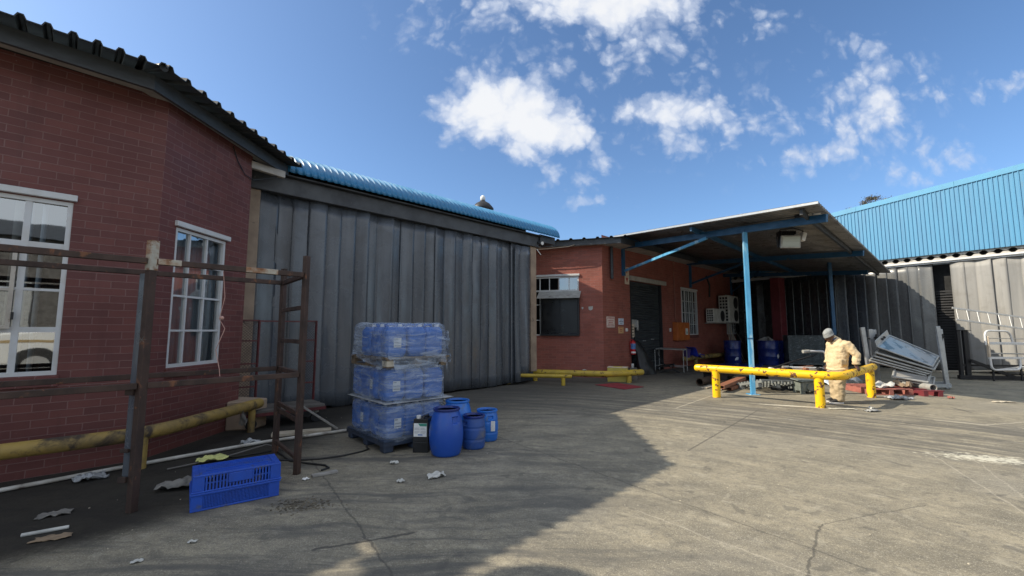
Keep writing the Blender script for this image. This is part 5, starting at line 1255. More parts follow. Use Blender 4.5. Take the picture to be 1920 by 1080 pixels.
mb = MB(); mb.grid(lambda a, b: FD.p(5.75 + .42 * math.sin(b * 1.5) + .02 * math.cos(a * 6), .50 + .40 * math.cos(b * 1.5), .40 + a * .38), 8, 10); mb.build('backrest', 'chair_blue', t, smooth=60, solid=.012)
mb = MB(); mb.grid(lambda a, b: FD.p(6.15 + .55 * b, .50 + .05 * math.sin(b * 5) - .03 * b, .40 + a * .38), 6, 8); mb.build('seat', 'chair_blue', t, smooth=60, solid=.012)
for a in (.42, .74):
    mb = MB(); mb.tube([FD.p(6.2, .5, a), FD.p(6.62, .56, a), FD.p(6.95, .52, a + .02)], .02, 8); mb.build('leg', 'chair_blue', t, smooth=60)
t = thing('bucket', 'dark purple bucket beside the steel table', 'bucket', FD.p(5.45, .47, .66))
mb = MB(); mb.lathe([(.001, .0), (.12, .0), (.16, .32), (.168, .33), (.168, .345), (.155, .345), (.115, .02), (.001, .02)], FD.p(5.45, .47, .60), 20); mb.build('pail', 'bucket_purple', t, smooth=40)
mb = MB(); mb.tube([FD.p(5.45, .8, .60) + V(.16 * math.cos(a), .16 * math.sin(a), .03 * math.sin(a * 2)) for a in [i * math.pi / 10 for i in range(11)]], .004, 6); mb.build('handle', 'galv_dull', t)
mb = MB(); mb.lathe([(.001, 0), (.05, 0), (.06, .14), (.056, .14), (.001, .012)], FD.p(7.0, .46, .53), 16); t = mb.build('tin_cup', 'galv', smooth=40); tag(t, 'small tin cup on the yellow wall rail beside the blue chair', 'cup')
# worn hazard stripes on the ramp at the shutter
mb = MB()
for i in range(7):
    a = 2.5 + i * .52; mb.quad(FD.p(a, .006, 1.0), FD.p(a + .26, .006, 1.0), FD.p(a + .06, .006, 1.75), FD.p(a - .2, .006, 1.75))
t = mb.build('floor_marking', 'board_grey'); tag(t, 'worn dark hazard stripes on the concrete before the roller shutter', 'floor marking', kind='structure')

# ------------------------------------------------------------------ under the canopy
def drum(label, x, y, r, h, rz=0, open_=True):
    t = thing('blue_drum', label, 'drum', (x, y, 0), rz, 'navy drums under the canopy')
    mb = MB(); mb.lathe([(.001, 0), (r * .95, 0), (r, .03), (r * 1.0, h * .33), (r * 1.02, h * .345), (r, h * .36), (r, h * .64), (r * 1.02, h * .655), (r, h * .67), (r * .99, h - .06), (r * 1.03, h - .05), (r * 1.03, h - .01), (r * .97, h), (r * .95, h - .02), (r * .93, .03), (.001, .03)], seg=30); mb.build('body', 'drum_navy', t, world=False, smooth=35)
    return t
d1 = drum('navy blue drum by the brick wall below the air conditioners', 10.62, 21.1, .37, 1.12)
mb = MB(); mb.prism([(-.10, -.362, .20), (.06, -.372, .22), (.10, -.360, .34), (.0, -.374, .36), (-.06, -.366, .30)], (0, -.004, 0)); mb.build('paint_patch', 'sign_blue', d1, world=False)
d2 = drum('navy drum with a small white square, left of the pair by the red column', 12.05, 20.6, .45, 1.14)
mb = MB(); mb.prism([(.18, -.425, .30), (.25, -.40, .42), (.20, -.42, .54), (.12, -.445, .44)], (0, -.004, 0)); mb.build('paper_square', 'label_white', d2, world=False)
drum('navy blue drum half hidden behind the pair partner, in front of the red column', 12.72, 21.05, .42, 1.12)
mb = MB(); mb.lathe([(.001, 1.2), (.12, 1.18), (.28, 1.11), (.36, 1.06), (.4, .9)], (12.05, 20.6, 0), 14, fn=lambda p, t_: p * (1 + .10 * math.sin(t_ * 3))); t = mb.build('waste_heap', 'wood_grey', smooth=50); tag(t, 'small grey heap of waste showing above the rim of a navy drum', 'waste')
t = thing('grating_stack', 'neat tall stack of dark grey plastic slabs in front of the dark strips', 'stack', (13.3, 20.0, 0), R(-20))
mb = MB()
z = .14; 
for i in range(24):
    o = rnd.uniform(-.015, .015); mb.box(-.70 + o, .70 + o, -.5 + o, .5 + o, z, z + .040); z += .052
mb.build('slab', 'slab_plastic', t, world=False, bevel=.006)
mb = MB(); z = .14
for i in range(24):
    z += .052
    for a in (-.6, -.2, .2, .6): mb.box(a - .05, a + .05, -.47, .47, z - .0125, z + .0005)
mb.build('spacer', 'black_plastic', t, world=False)
mb = MB(); mb.box(-.72, .72, -.52, .52, .10, .139); 
for a in (-.62, 0, .62): mb.box(a - .06, a + .06, -.5, .5, .0, .10)
mb.build('pallet', 'pallet_grey', t, world=False)
mb = MB(); mb.prism([(9.0, 19.2, .0), (10.4, 18.4, .0), (11.2, 19.6, .0), (9.8, 20.4, .0)], (0, 0, .12)); t = mb.build('plastic_sheet_stack', 'drum_navy', bevel=.02); tag(t, 'low flat navy plastic tray on the ground beside the drum by the wall', 'tray')
for i in range(5):
    mb = MB(); a = V(12.0 - i * .16, 22.6 - i * .1, .0); mb.tube([a, a + V(-.15, .35, .8 + .1 * i), a + V(-.35 + .1 * i, .8, 1.9 + .22 * i)], .022, 6); t = mb.build('leaning_pole', 'galv_dull' if i % 2 else 'wood_pale', smooth=50); tag(t, 'thin pole leaning in the dark corner behind the canopy post', 'pole', 'thin poles leaning in the dark corner')

# scrap on the ground around the canopy post
def pipe(label, p, q, r, mat, name='steel_pipe'):
    p, q = Vector(p), Vector(q); d = (q - p).normalized(); mb = MB(); n_ = 18
    M = Matrix.Translation(p) @ d.to_track_quat('Z', 'Y').to_matrix().to_4x4(); L = (q - p).length
    mb.lathe([(r * .86, L), (r, L), (r, 0), (r * .86, 0), (r * .86, L * .999)], seg=n_, M=M); mb.f = [f for f in mb.f if len(f) == 4]
    t = mb.build(name, mat, smooth=40); return tag(t, label, 'pipe')
pipe('thick dark steel pipe with an open end pointing out left of the yellow rail', (5.42, 12.75, .12), (7.6, 15.2, .12), .105, 'pipe_dark')
pipe('thinner rusty pipe lying behind the thick dark steel pipe', (5.85, 12.75, .06), (7.9, 14.6, .06), .055, 'pipe_dark')
def chan(label, p, q, w, h, mat):
    p, q = Vector(p), Vector(q); d = (q - p).normalized(); a = d.cross(V(0, 0, 1)).normalized() * w / 2; u = V(0, 0, h); t_ = .012
    at = a.normalized() * t_
    mb = MB(); mb.prism([p - a, p + a, p + a + V(0, 0, t_), p - a + V(0, 0, t_)], q - p); mb.prism([p - a + V(0, 0, h - t_), p + a + V(0, 0, h - t_), p + a + u, p - a + u], q - p)
    mb.prism([p - a + V(0, 0, t_), p - a + at + V(0, 0, t_), p - a + at + V(0, 0, h - t_), p - a + V(0, 0, h - t_)], q - p); mb.prism([p + a - at + V(0, 0, t_), p + a + V(0, 0, t_), p + a + V(0, 0, h - t_), p + a - at + V(0, 0, h - t_)], q - p)
    t = mb.build('steel_channel', mat); return tag(t, label, 'steel section')
chan('rust brown rectangular steel section with an open end left of the blue canopy post', (5.38, 11.42, .10), (6.9, 13.2, .14), .20, .09, 'primer_brown')
chan('rust brown steel section lying behind the other one by the blue canopy post', (5.75, 11.75, .02), (7.2, 13.4, .02), .18, .075, 'primer_brown')
plank('pale timber plank lying between the steel pipes and the blue post', (5.3, 12.2, .02), (6.6, 13.6, .03), .16, .03, 'wood_pale')
plank('long pale board on the ground behind the yellow rail and blue post', (5.9, 13.2, .45), (9.3, 13.3, .42), .28, .04, 'wood_pale')
mb = MB(); mb.box(6.2, 9.6, 13.2, 14.6, .30, .39); 
for x_ in (6.3, 7.8, 9.3): mb.box(x_, x_ + .2, 13.3, 14.5, 0, .30)
t = mb.build('scrap_bench', 'iron_black'); tag(t, 'low black steel bench with scrap on it behind the yellow rail', 'bench')
rag('rag_bundle', 'pale crumpled rag lying between the brown sections and the steel pipes', 'rag', (5.65, 12.05, 0), .35, .22, .16, 'paper_white', 3.7, .6)
t = thing('plastic_pallet', 'light grey slatted plastic pallet tilted on the ground right of the blue post', 'pallet', (6.95, 11.75, 0), R(8))
mb = MB(); M = Matrix.Rotation(R(-12), 4, 'X') @ Matrix.Rotation(R(3), 4, 'Y') @ Matrix.Translation((0, 0, .16))
for i in range(9): mb.box(-.62, .42 + .0 * i, -.40 + i * .125, -.40 + i * .125 + .055, .06, .09, M=M)
for x_ in (-.62, -.34, -.06, .22, .38): mb.box(x_, x_ + .05, -.42, .70, .0, .059, M=M)
mb.build('slats', 'pallet_grey', t, world=False)
mb = MB()
for x_ in (-.58, -.08, .36): mb.box(x_ - .06, x_ + .06, -.3, -.18, -.10, -.002, M=M); mb.box(x_ - .06, x_ + .06, .4, .52, -.18, -.002, M=M)
mb.build('foot', 'pallet_grey', t, world=False)
t = thing('gearbox_casting', 'grey green cast metal housing on the ground under the yellow rail', 'casting', (7.55, 11.4, 0), R(15))
mb = MB(); mb.box(-.22, .20, -.15, .15, .06, .30); mb.prism([(-.30, -.18, .30), (.28, -.18, .30), (.24, .18, .36), (-.28, .18, .34)], (0, 0, .03)); mb.build('housing', 'cast_green', t, world=False, bevel=.02)
mb = MB(); mb.tube([(.0, -.18, .16), (.0, -.1, .16)], .10, 18); mb.tube([(.2, 0, .18), (.36, 0, .18)], .05, 12); mb.build('flange', 'cast_green', t, world=False, smooth=40)
mb = MB()
for a, b_ in ((-.18, -.1), (.16, -.1), (-.18, .1), (.16, .1)): mb.box(a - .04, a + .04, b_ - .04, b_ + .04, 0, .06)
mb.build('foot', 'cast_green', t, world=False)
mb = MB(); mb.prism([(7.0, 11.95, .02), (7.5, 11.7, .02), (7.75, 12.2, .35), (7.2, 12.4, .38)], (0, 0, .02)); t = mb.build('metal_guard', 'iron_black'); tag(t, 'black sheet metal guard leaning between the grey pallet and the casting', 'guard')
t = thing('bent_handle_frame', 'scrap trolley handle of bent white tube lying on the low bench', 'frame', (9.0, 13.4, .5))
mb = MB(); mb.tube(arc_path([(8.3, 13.2, .50), (9.55, 13.3, .46), (9.50, 13.3, .98), (8.95, 13.25, .98)], .14), .032, 10); mb.build('tube', 'tube_white', t, smooth=50)
mb = MB(); mb.tube([(8.98, 13.25, .98), (8.78, 13.23, .97)], .05, 10); mb.tube([(8.30, 13.2, .50), (8.12, 13.19, .50)], .05, 10); mb.build('grip', 'galv_dull', t, smooth=50)
pipe('thin dark bar leaning up behind the bent white handle', (7.9, 13.4, .46), (9.5, 13.7, .86), .025, 'iron_black', 'steel_bar')
pipe('short rusty bar crossing the scrap bench under the bent handle', (8.0, 13.1, .46), (9.3, 13.6, .50), .03, 'primer_brown', 'steel_bar')
for i, (x_, y_, r_, m_) in enumerate(((7.72, 13.05, .055, 'tube_white'), (8.28, 13.1, .06, 'iron_black'), (8.75, 13.05, .05, 'primer_brown'), (9.15, 13.05, .055, 'iron_black'))):
    mb = MB(); mb.tube([(x_, y_ - .02, .455), (x_ + .02, y_ + .16, .455)], r_, 14); t = mb.build('steel_ring', m_, smooth=40)
    tag(t, ['white ring shaped steel end at the left of the scrap bench', 'black round steel end below the grip of the bent handle', 'brown round steel end in the middle of the bench scrap', 'black round steel end at the right of the bench scrap'][i], 'scrap')
rag('powder_cake', 'white crusty streak at the foot of the middle yellow rail leg', 'powder', (6.75, 9.08, 0), .5, .10, .02, 'powder', 6.1, -.15, n=22)
rag('wire_tangle', 'tangle of pale wire on the ground right of the middle rail leg', 'wire', (7.15, 8.82, 0), .3, .16, .05, 'galv_dull', 4.9, .2)
rag('paper_scrap', 'white scrap on the sunny ground right of the standing person', 'paper', (7.38, 9.12, 0), .10, .08, .05, 'paper_white', 1.4, .2)
rag('plastic_wrap', 'crumpled clear plastic wrap beside the right end of the yellow rail', 'plastic', (9.05, 10.35, 0), .5, .3, .13, 'bag_grey', 7.5, .1)

# ------------------------------------------------------------------ stillage with panels
t = thing('stillage', 'galvanised stillage with tall flat posts holding the leaning steel panels', 'stillage', (10.8, 12.2, 0))
for i, (x_, y_, h_, tx) in enumerate(((9.78, 12.0, 1.69, -.14), (10.32, 12.5, 1.64, -.06), (10.80, 13.0, 1.63, -.02), (11.93, 12.1, 1.72, -.12), (12.42, 12.6, 1.64, -.06))):
    mb = MB(); mb.beam((x_ + (.0 if tx else 0), y_, .02), (x_ + tx, y_, h_), .11, .06, up=(0, 1, 0)); p_ = mb.build('post', 'galv', t, bevel=.006)
    if i in (2, 4):
        mb = MB(); mb.beam((x_ + tx - .02, y_ - .045, h_ - .36), (x_ + tx + .03, y_ - .045, h_ - .14), .03, .03); mb.beam((x_ + tx - .05, y_ - .045, h_ - .24), (x_ + tx + .06, y_ - .045, h_ - .24), .03, .03); mb.build('latch', 'iron_black', p_)
mb = MB()
for p, q in (((9.78, 12.0, .10), (11.98, 12.1, .10)), ((10.32, 12.55, .10), (12.45, 12.62, .10)), ((11.95, 12.05, .10), (12.45, 12.65, .10)), ((9.78, 12.0, .1), (10.8, 13.05, .1))): mb.beam(p, q, .07, .09)
mb.build('base_frame', 'galv', t)
mb = MB(); mb.beam((9.68, 12.03, 1.42), (10.26, 12.5, 1.36), .012, .03); mb.beam((10.26, 12.5, 1.36), (10.78, 12.97, 1.36), .012, .03); mb.build('tie_bar', 'iron_black', t)
def panel(label, p0, p1, p2, p3, th, rim, mat, lipend=False):
    """p0 left near, p1 right near, p2 right far, p3 left far"""
    P = [Vector(p) for p in (p0, p1, p2, p3)]; n_ = (P[1] - P[0]).cross(P[3] - P[0]).normalized()
    t = thing('framed_sheet', label, 'metal sheet', tuple((P[0] + P[2]) / 2 - V(0, 0, .1)), 0, 'framed steel panels piled in the stillage')
    mb = MB(); mb.prism([p - n_ * th * .4 for p in P], -n_ * .006); mb.build('sheet', mat, t)
    mb = MB()
    for a, b_ in zip(P, P[1:] + P[:1]): mb.tube([a, b_], rim, 10)
    mb.build('tube_frame', 'galv_dull' if not lipend else 'galv', t, smooth=50)
    if lipend:
        mb = MB(); mb.prism([P[0], P[3], P[3] + V(-.05, 0, .15), P[0] + V(-.05, 0, .15)], (-.012, 0, .01)); l_ = mb.build('end_flange', 'galv', t)
        mb = MB()
        for f in (.42, .58): mb.tube([P[0].lerp(P[3], f) + V(-.02, -.012, .075), P[0].lerp(P[3], f) + V(-.02, -.03, .075)], .035, 12)
        mb.build('bolt_hole', 'iron_black', l_)
    return t
panel('top steel panel of the pile, blue grey with dark smudges and an upturned left end', (9.93, 11.9, 1.16), (11.18, 11.7, .65), (12.15, 12.5, .87), (10.98, 12.7, 1.46), .03, .022, 'galv_smudge', True)
for i, dz in enumerate((-.15, -.26, -.33, -.40)):
    panel(['steel panel directly below the smudged top panel', 'third steel panel down in the leaning pile', 'fourth steel panel down in the leaning pile', 'lowest long steel panel of the leaning pile'][i],
          (9.86 - .07 * i + .03 * (i % 2), 11.88, 1.13 + dz * .85), (11.14 - .06 * i, 11.62 + .02 * i, .66 + dz * .6), (12.08 - .06 * i, 12.42, .84 + dz * .55), (10.85 - .07 * i, 12.7, 1.36 + dz * .8), .03, .024, 'galv_dull')
panel('short lined grey panel lying below the leaning pile, nearest the red pallet', (9.85, 11.4, .41), (10.55, 11.2, .29), (11.3, 11.9, .44), (10.55, 12.1, .62), .03, .028, 'wood_grey')
panel('second short panel tucked under the lined grey panel', (9.98, 11.42, .33), (10.68, 11.2, .21), (11.4, 11.9, .34), (10.65, 12.1, .52), .03, .024, 'galv_dull')
t = thing('red_pallet', 'faded red pallet on the ground behind the right end of the yellow rail', 'pallet', (9.4, 11.1, 0))
ax_, ay_ = V(1.0, -.10, 0).normalized(), V(.1, 1.0, 0).normalized(); o_ = V(8.95, 11.05, 0)
def rp(a, b, z_): return o_ + ax_ * a + ay_ * b + V(0, 0, z_)
for b_ in (0, .25, .5, .75, 1.0):
    mb = MB(); mb.prism([rp(0, b_, .13), rp(1.0, b_, .13), rp(1.0, b_ + .12, .13), rp(0, b_ + .12, .13)], (0, 0, .022)); mb.build('deck_board', 'pallet_red', t, bevel=.004)
for a in (0, .45, .90):
    mb = MB(); mb.prism([rp(a, 0, .0), rp(a + .10, 0, .0), rp(a + .10, 1.1, .0), rp(a, 1.1, .0)], (0, 0, .128)); mb.build('bearer', 'pallet_red', t, bevel=.004)
mb = MB(); mb.prism([rp(.102, .003, .0), rp(.898, .003, .0), rp(.898, .10, .0), rp(.102, .10, .0)], (0, 0, .02)); mb.build('bottom_board', 'pallet_red', t)
t = thing('red_pallet', 'darker red pallet right of the faded one, under the short panels', 'pallet', (10.7, 11.1, 0))
for b_ in (0, .3, .6, .9):
    mb = MB(); mb.prism([rp(1.12, b_ - .15, .12), rp(1.58, b_ - .15, .12), rp(1.58, b_ - .03, .12), rp(1.12, b_ - .03, .12)], (0, 0, .022)); mb.build('deck_board', 'column_red', t)
for a in (1.12, 1.45):
    mb = MB(); mb.prism([rp(a, -.15, .0), rp(a + .10, -.15, .0), rp(a + .10, .9, .0), rp(a, .9, .0)], (0, 0, .118)); mb.build('bearer', 'column_red', t)
pipe('short grey pipe with its open end under the short panels', (10.42, 10.92, .19), (10.6, 12.0, .19), .085, 'galv_dull')
rag('rag_bundle', 'grey white rags lying on the faded red pallet', 'rag', (9.55, 11.35, .155), .7, .4, .16, 'paper_white', 9.1, .3)
rag('rag_bundle', 'brown cloth bundle on the right end of the faded red pallet', 'rag', (10.0, 11.3, .155), .35, .35, .18, 'card_brown', 3.1, .6)
rag('rubble_lump', 'pink broken lump on the ground before the darker red pallet', 'rubble', (10.35, 10.45, 0), .12, .09, .07, 'pallet_red', 2.1, .2)
rag('rubble_lump', 'row of pale crumbs on the ground at the edge of the canopy shadow', 'rubble', (11.0, 9.9, 0), .45, .08, .03, 'wood_pale', 5.7, -.1, n=22)
rag('rubble_lump', 'flat pale crumb patch right of the row of pale crumbs', 'rubble', (12.1, 9.85, 0), .22, .07, .02, 'wood_pale', 8.1, 0, n=18)
# blue tarp strip, bent wire
rag('blue_sheet', 'folded pale blue sheet on the ground left of the stillage', 'sheet', (9.6, 12.9, .02), 1.1, .5, .35, 'sign_blue', 4.2, .1)
mb = MB(); mb.tube([(9.0, 12.2, .9), (9.02, 12.2, 1.42), (8.95, 12.2, 1.50), (8.86, 12.2, 1.48), (8.84, 12.2, 1.42)], .012, 6); mb.tube([(9.02, 12.2, 1.40), (9.08, 12.2, 1.50), (9.18, 12.2, 1.50), (9.24, 12.2, 1.42), (9.22, 12.2, 1.34)], .012, 6)
mb.tube([(9.0, 12.2, 0), (9.0, 12.2, .95)], .014, 6); t = mb.build('wire_hook_stand', 'iron_black', smooth=60); tag(t, 'thin black wire stand with two curled hooks behind the standing person', 'stand')

# ------------------------------------------------------------------ ladder and frames by the pale strips
t = thing('ladder', 'aluminium ladder lying slanted along the pale strip curtain', 'ladder', (14.9, 14.9, 0))
l0, l1 = V(14.75, 14.55, 2.36), V(18.6, 14.0, 1.72); m0, m1 = V(14.75, 14.45, 1.97), V(18.6, 13.9, 1.33)
for a, b_ in ((l0, l1), (m0, m1)):
    mb = MB(); mb.beam(a, b_, .03, .055); mb.build('rail', 'alu', t, bevel=.004)
for i in range(13):
    f = .03 + i * .078; f2 = f - .012
    mb = MB(); mb.tube([l0.lerp(l1, f), m0.lerp(m1, f2)], .014, 8); mb.build('rung', 'alu', t, smooth=50)
t = thing('white_tube_frame', 'white painted tubular bench frame standing on its side below the ladder', 'frame', (15.8, 13.9, 0))
mb = MB(); mb.tube(arc_path([(15.05, 13.9, 1.15), (15.05, 13.9, 1.60), (15.95, 14.0, 1.58), (16.05, 14.0, 1.15)], .18), .03, 10); mb.build('hoop', 'tube_white', t, smooth=50)
mb = MB(); mb.tube(arc_path([(15.15, 13.9, .74), (15.15, 13.9, .36), (16.2, 14.0, .36), (16.2, 14.0, .74)], .18), .032, 10); mb.build('hoop', 'tube_white', t, smooth=50)
for z_, h_ in ((1.20, .08), (.74, .07)):
    mb = MB(); mb.beam((15.1, 13.9, z_), (18.2, 14.2, z_ - .04), .05, h_); mb.build('bar', 'tube_white', t, bevel=.006)
mb = MB(); mb.beam((15.12, 13.9, .76), (15.12, 13.9, 1.42), .05, .08, up=(0, 1, 0)); mb.build('upright', 'sign_cream', t, bevel=.01)
mb = MB(); mb.tube([(15.1, 13.95, 1.36), (18.2, 14.25, 1.30)], .012, 6); mb.tube([(15.1, 13.95, .88), (18.2, 14.25, .82)], .02, 6); mb.build('rod', 'galv_dull', t)
for x_ in (15.3, 16.2, 17.8):
    mb = MB(); mb.beam((x_, 14.0, 0), (x_, 14.0, .72), .04, .04); mb.build('foot', 'iron_black', t)
t = thing('black_steel_frame', 'black steel frame with two uprights and a diagonal brace before the pale strips', 'frame', (14.9, 14.6, 0))
for x_ in (14.85, 15.08):
    mb = MB(); mb.beam((x_, 14.55, 0), (x_, 14.55, 1.62), .14 if x_ > 15 else .10, .08, up=(0, 1, 0)); mb.build('upright', 'iron_black', t)
mb = MB(); mb.beam((15.1, 14.45, .62), (16.3, 14.2, .06), .08, .09); mb.build('brace', 'iron_black', t)
mb = MB(); mb.beam((14.7, 14.5, .08), (18.0, 13.9, .08), .12, .12); mb.beam((14.9, 14.55, .46), (17.5, 14.7, .42), .05, .06); mb.beam((14.82, 14.5, 1.61), (15.2, 14.5, 1.61), .1, .02); mb.build('base', 'iron_black', t)
plank('pale plank lying on the ground behind the black frame', (14.4, 14.9, .22), (17.6, 15.2, .22), .2, .04, 'wood_pale')
plank('white batten sloping through the black frame base', (16.0, 14.45, .32), (18.0, 14.6, .52), .08, .04, 'tube_white', 'batten')
rag('wire_tangle', 'tangled wire heap on the ground under the white tube frame', 'wire', (17.4, 13.6, .02), 1.2, .5, .3, 'galv_dull', 3.3, .1, n=22)
rag('cardboard_piece', 'grey torn piece on the shaded ground before the black frame', 'cardboard', (13.2, 10.9, 0), .6, .12, .03, 'rag_grey', 6.9, 0)

# ------------------------------------------------------------------ person
pn = thing('person', 'person in grey knitted hat and baggy khaki workwear, one hand on the yellow rail', 'person', (7.1, 9.75, 0), 0)
def remesh(o, vox, sm=3, disp=0.0, dscale=.1):
    m = o.modifiers.new('Remesh', 'REMESH'); m.mode = 'VOXEL'; m.voxel_size = vox; m.use_smooth_shade = True
    m = o.modifiers.new('Smooth', 'SMOOTH'); m.iterations = sm; m.factor = .5
    if disp:
        tx = bpy.data.textures.new('folds', 'CLOUDS'); tx.noise_scale = dscale; tx.noise_depth = 1
        m = o.modifiers.new('Displace', 'DISPLACE'); m.texture = tx; m.strength = disp; m.mid_level = .5; m.texture_coords = 'GLOBAL'
    return o
HC = V(7.03, 9.74, 1.475)                        # head centre
HM = Matrix.Translation(HC) @ Matrix.Rotation(R(180), 4, 'Z') @ Matrix.Rotation(R(30), 4, 'Y')   # local +x = face direction, pitched down
mb = MB()
mb.ball(HC, (.098, .074, .118), 20, 14, M=HM.to_3x3().to_4x4())
def hl(x, y, z): return HM @ V(x, y, z)
mb.ball(hl(.045, 0, -.075), (.060, .052, .050), 14, 10)        # jaw
mb.tube([hl(.088, 0, .018), hl(.112, 0, -.022), hl(.098, 0, -.034)], [.011, .017, .013], 10)    # nose
mb.tube([hl(.086, -.045, .028), hl(.098, 0, .030), hl(.086, .045, .028)], .011, 8)              # brow
mb.tube([hl(.086, -.026, -.068), hl(.103, 0, -.064), hl(.086, .026, -.068)], .009, 8)           # lips
for s_ in (-1, 1): mb.tube([hl(-.012, s_ * .072, -.030), hl(-.018, s_ * .084, .000), hl(-.008, s_ * .076, .026)], [.010, .014, .009], 8)   # ears
mb.tube([hl(-.02, 0, -.05), V(7.14, 9.75, 1.36), V(7.20, 9.76, 1.22)], [.056, .06, .08], 14)     # neck
mb.tube([V(7.20, 9.76, 1.30), V(7.22, 9.77, 1.1), V(7.2, 9.78, .88)], [(.09, .16), (.11, .15), (.10, .14)], 16)
sh_l, el_l, wr_l, hd_l = V(7.26, 9.57, 1.31), V(7.40, 9.47, 1.07), V(7.37, 9.46, .875), V(7.365, 9.50, .80)
sh_r, el_r, wr_r = V(7.2, 9.94, 1.31), V(7.22, 10.04, 1.04), V(7.14, 10.02, .84)
mb.tube([sh_l, el_l, wr_l], [.05, .042, .03], 12); mb.tube([sh_r, el_r, wr_r], [.05, .042, .03], 12)
mb.tube([V(7.2, 9.68, .92), V(7.14, 9.67, .50), V(7.11, 9.67, .08)], [.08, .06, .045], 12); mb.tube([V(7.2, 9.86, .92), V(7.19, 9.87, .5), V(7.2, 9.88, .08)], [.08, .06, .045], 12)
def hand(mb, wr, palm, d, side, up):
    """palm centre, finger direction d, side axis, up axis"""
    mb.tube([wr, palm - d * .02, palm + d * .035], [(.026, .020), (.038, .016), (.040, .015)], 12)
    for i, (o, L) in enumerate(((-.030, .066), (-.010, .076), (.011, .070), (.031, .054))):
        b0 = palm + d * .035 + side * o
        k1 = b0 + (d * .8 + side * o * 2.0 + up * .1).normalized() * L * .42; k2 = k1 + (d * .75 + side * o - up * .7).normalized() * L * .34; k3 = k2 + (d * .3 - up * .95).normalized() * L * .28
        mb.tube([b0 - d * .012, b0, k1, k2, k3], [.0095, .0092, .0088, .008, .0065], 8)
    t0 = palm - d * .012 - side * .032; mb.tube([t0 + side * .01, t0 - side * .020 + d * .012, t0 - side * .034 + d * .036, t0 - side * .036 + d * .056 - up * .012], [.013, .0115, .0098, .0078], 8)
# near hand flat on the rail, fingers pointing down over its near side
hd = (V(.25, -.55, -.80)).normalized(); hs = V(-.95, -.25, .0).normalized(); hu = hs.cross(hd).normalized()
if hu.y > 0: hu = -hu
hand(mb, wr_l + V(0, 0, .01), wr_l + V(-.01, -.02, -.06), hd, hs, hu)
hd2 = V(-.45, -.15, -.85).normalized(); hs2 = V(.2, -.95, 0).normalized(); hand(mb, wr_r + V(.01, 0, .01), wr_r + V(-.025, -.01, -.06), hd2, hs2, V(-.8, 0, .4).normalized())
bo = remesh(mb.build('body', 'skin', pn), .0085, 2)
mb = MB()
for s_ in (-1, 1): mb.ball(hl(.083, s_ * .032, .008), (.012, .012, .009), 10, 8)
mb.build('eye', 'eye_dark', pn, smooth=60)
mb = MB()
mb.tube([V(7.115, 9.755, 1.40), V(7.17, 9.755, 1.36), V(7.215, 9.755, 1.27), V(7.225, 9.76, 1.12), V(7.20, 9.77, .96), V(7.185, 9.77, .80), V(7.185, 9.77, .72)],
        [(.075, .080), (.120, .150), (.165, .215), (.185, .225), (.185, .215), (.185, .205), (.175, .20)], 24)
mb.tube([V(7.23, 9.62, 1.31), sh_l + V(.02, .0, -.02), sh_l.lerp(el_l, .5) + V(.01, 0, 0), el_l, el_l.lerp(wr_l, .5), wr_l + V(.005, .005, .02), wr_l + V(.0, .0, -.01)], [.09, .095, .088, .080, .074, .064, .058], 16)
mb.tube([V(7.2, 9.9, 1.31), sh_r + V(0, 0, -.02), sh_r.lerp(el_r, .5), el_r, el_r.lerp(wr_r, .5), wr_r + V(.005, 0, .02)], [.09, .095, .085, .078, .07, .058], 16)
mb.tube([V(7.08, 9.75, 1.405), V(7.15, 9.755, 1.425), V(7.19, 9.755, 1.40)], [.06, .082, .07], 14)
jk = remesh(mb.build('jacket', 'khaki', pn), .012, 2, .036, .09)
mb = MB()
mb.tube([V(7.19, 9.77, .90), V(7.18, 9.77, .78), V(7.17, 9.77, .66)], [(.16, .19), (.175, .20), (.165, .19)], 20)
mb.tube([V(7.17, 9.69, .74), V(7.155, 9.67, .60), V(7.12, 9.66, .40), V(7.115, 9.665, .20), V(7.105, 9.67, .09), V(7.10, 9.67, .055)], [.135, .125, .105, .100, .098, .085], 16)
mb.tube([V(7.18, 9.86, .74), V(7.19, 9.88, .60), V(7.19, 9.89, .40), V(7.20, 9.895, .20), V(7.20, 9.90, .09), V(7.20, 9.90, .055)], [.135, .125, .105, .100, .098, .085], 16)
remesh(mb.build('trousers', 'khaki_leg', pn), .012, 2, .042, .09)
mb = MB(); mb.grid(lambda a, b: V(7.10 + .13 * a, 9.535 + .012 * math.sin(a * 3), .84 + .13 * b), 4, 4); mb.build('pocket', 'khaki_leg', jk, solid=.02, smooth=60)
mb = MB(); mb.tube([V(7.185 + .185 * math.cos(a), 9.77 + .212 * math.sin(a), .745 + .012 * math.sin(a * 3)) for a in [i * math.pi / 14 for i in range(28)]], [(.028, .016)] * 28, 8, closed=True); mb.build('hem', 'khaki', jk, smooth=60)
mb = MB(); mb.tube([wr_l + V(.07 * math.cos(a) * .9, .066 * math.sin(a), .012) for a in [i * math.pi / 10 for i in range(20)]], [(.024, .012)] * 20, 8, closed=True); mb.build('cuff', 'khaki_leg', jk, smooth=60)
mb = MB()
def bean(a, b):
    t_ = a * 2 * math.pi; q = b
    z_ = -.005 + .155 * q; r_ = (1.0 if q < .55 else math.cos((q - .55) / .45 * math.pi / 2) ** .6) * (1.06 - .12 * q)
    r_ = max(r_, .001); x_ = .103 * r_ * math.cos(t_) - .045 * q ** 1.5; y_ = .083 * r_ * math.sin(t_)
    w_ = 1 + .012 * math.sin(t_ * 34) * (q < .25) + .02 * noise.noise(V(math.cos(t_) * 2, math.sin(t_) * 2, q * 4))
    return HM @ V(x_ * w_, y_ * w_, z_ + .018)
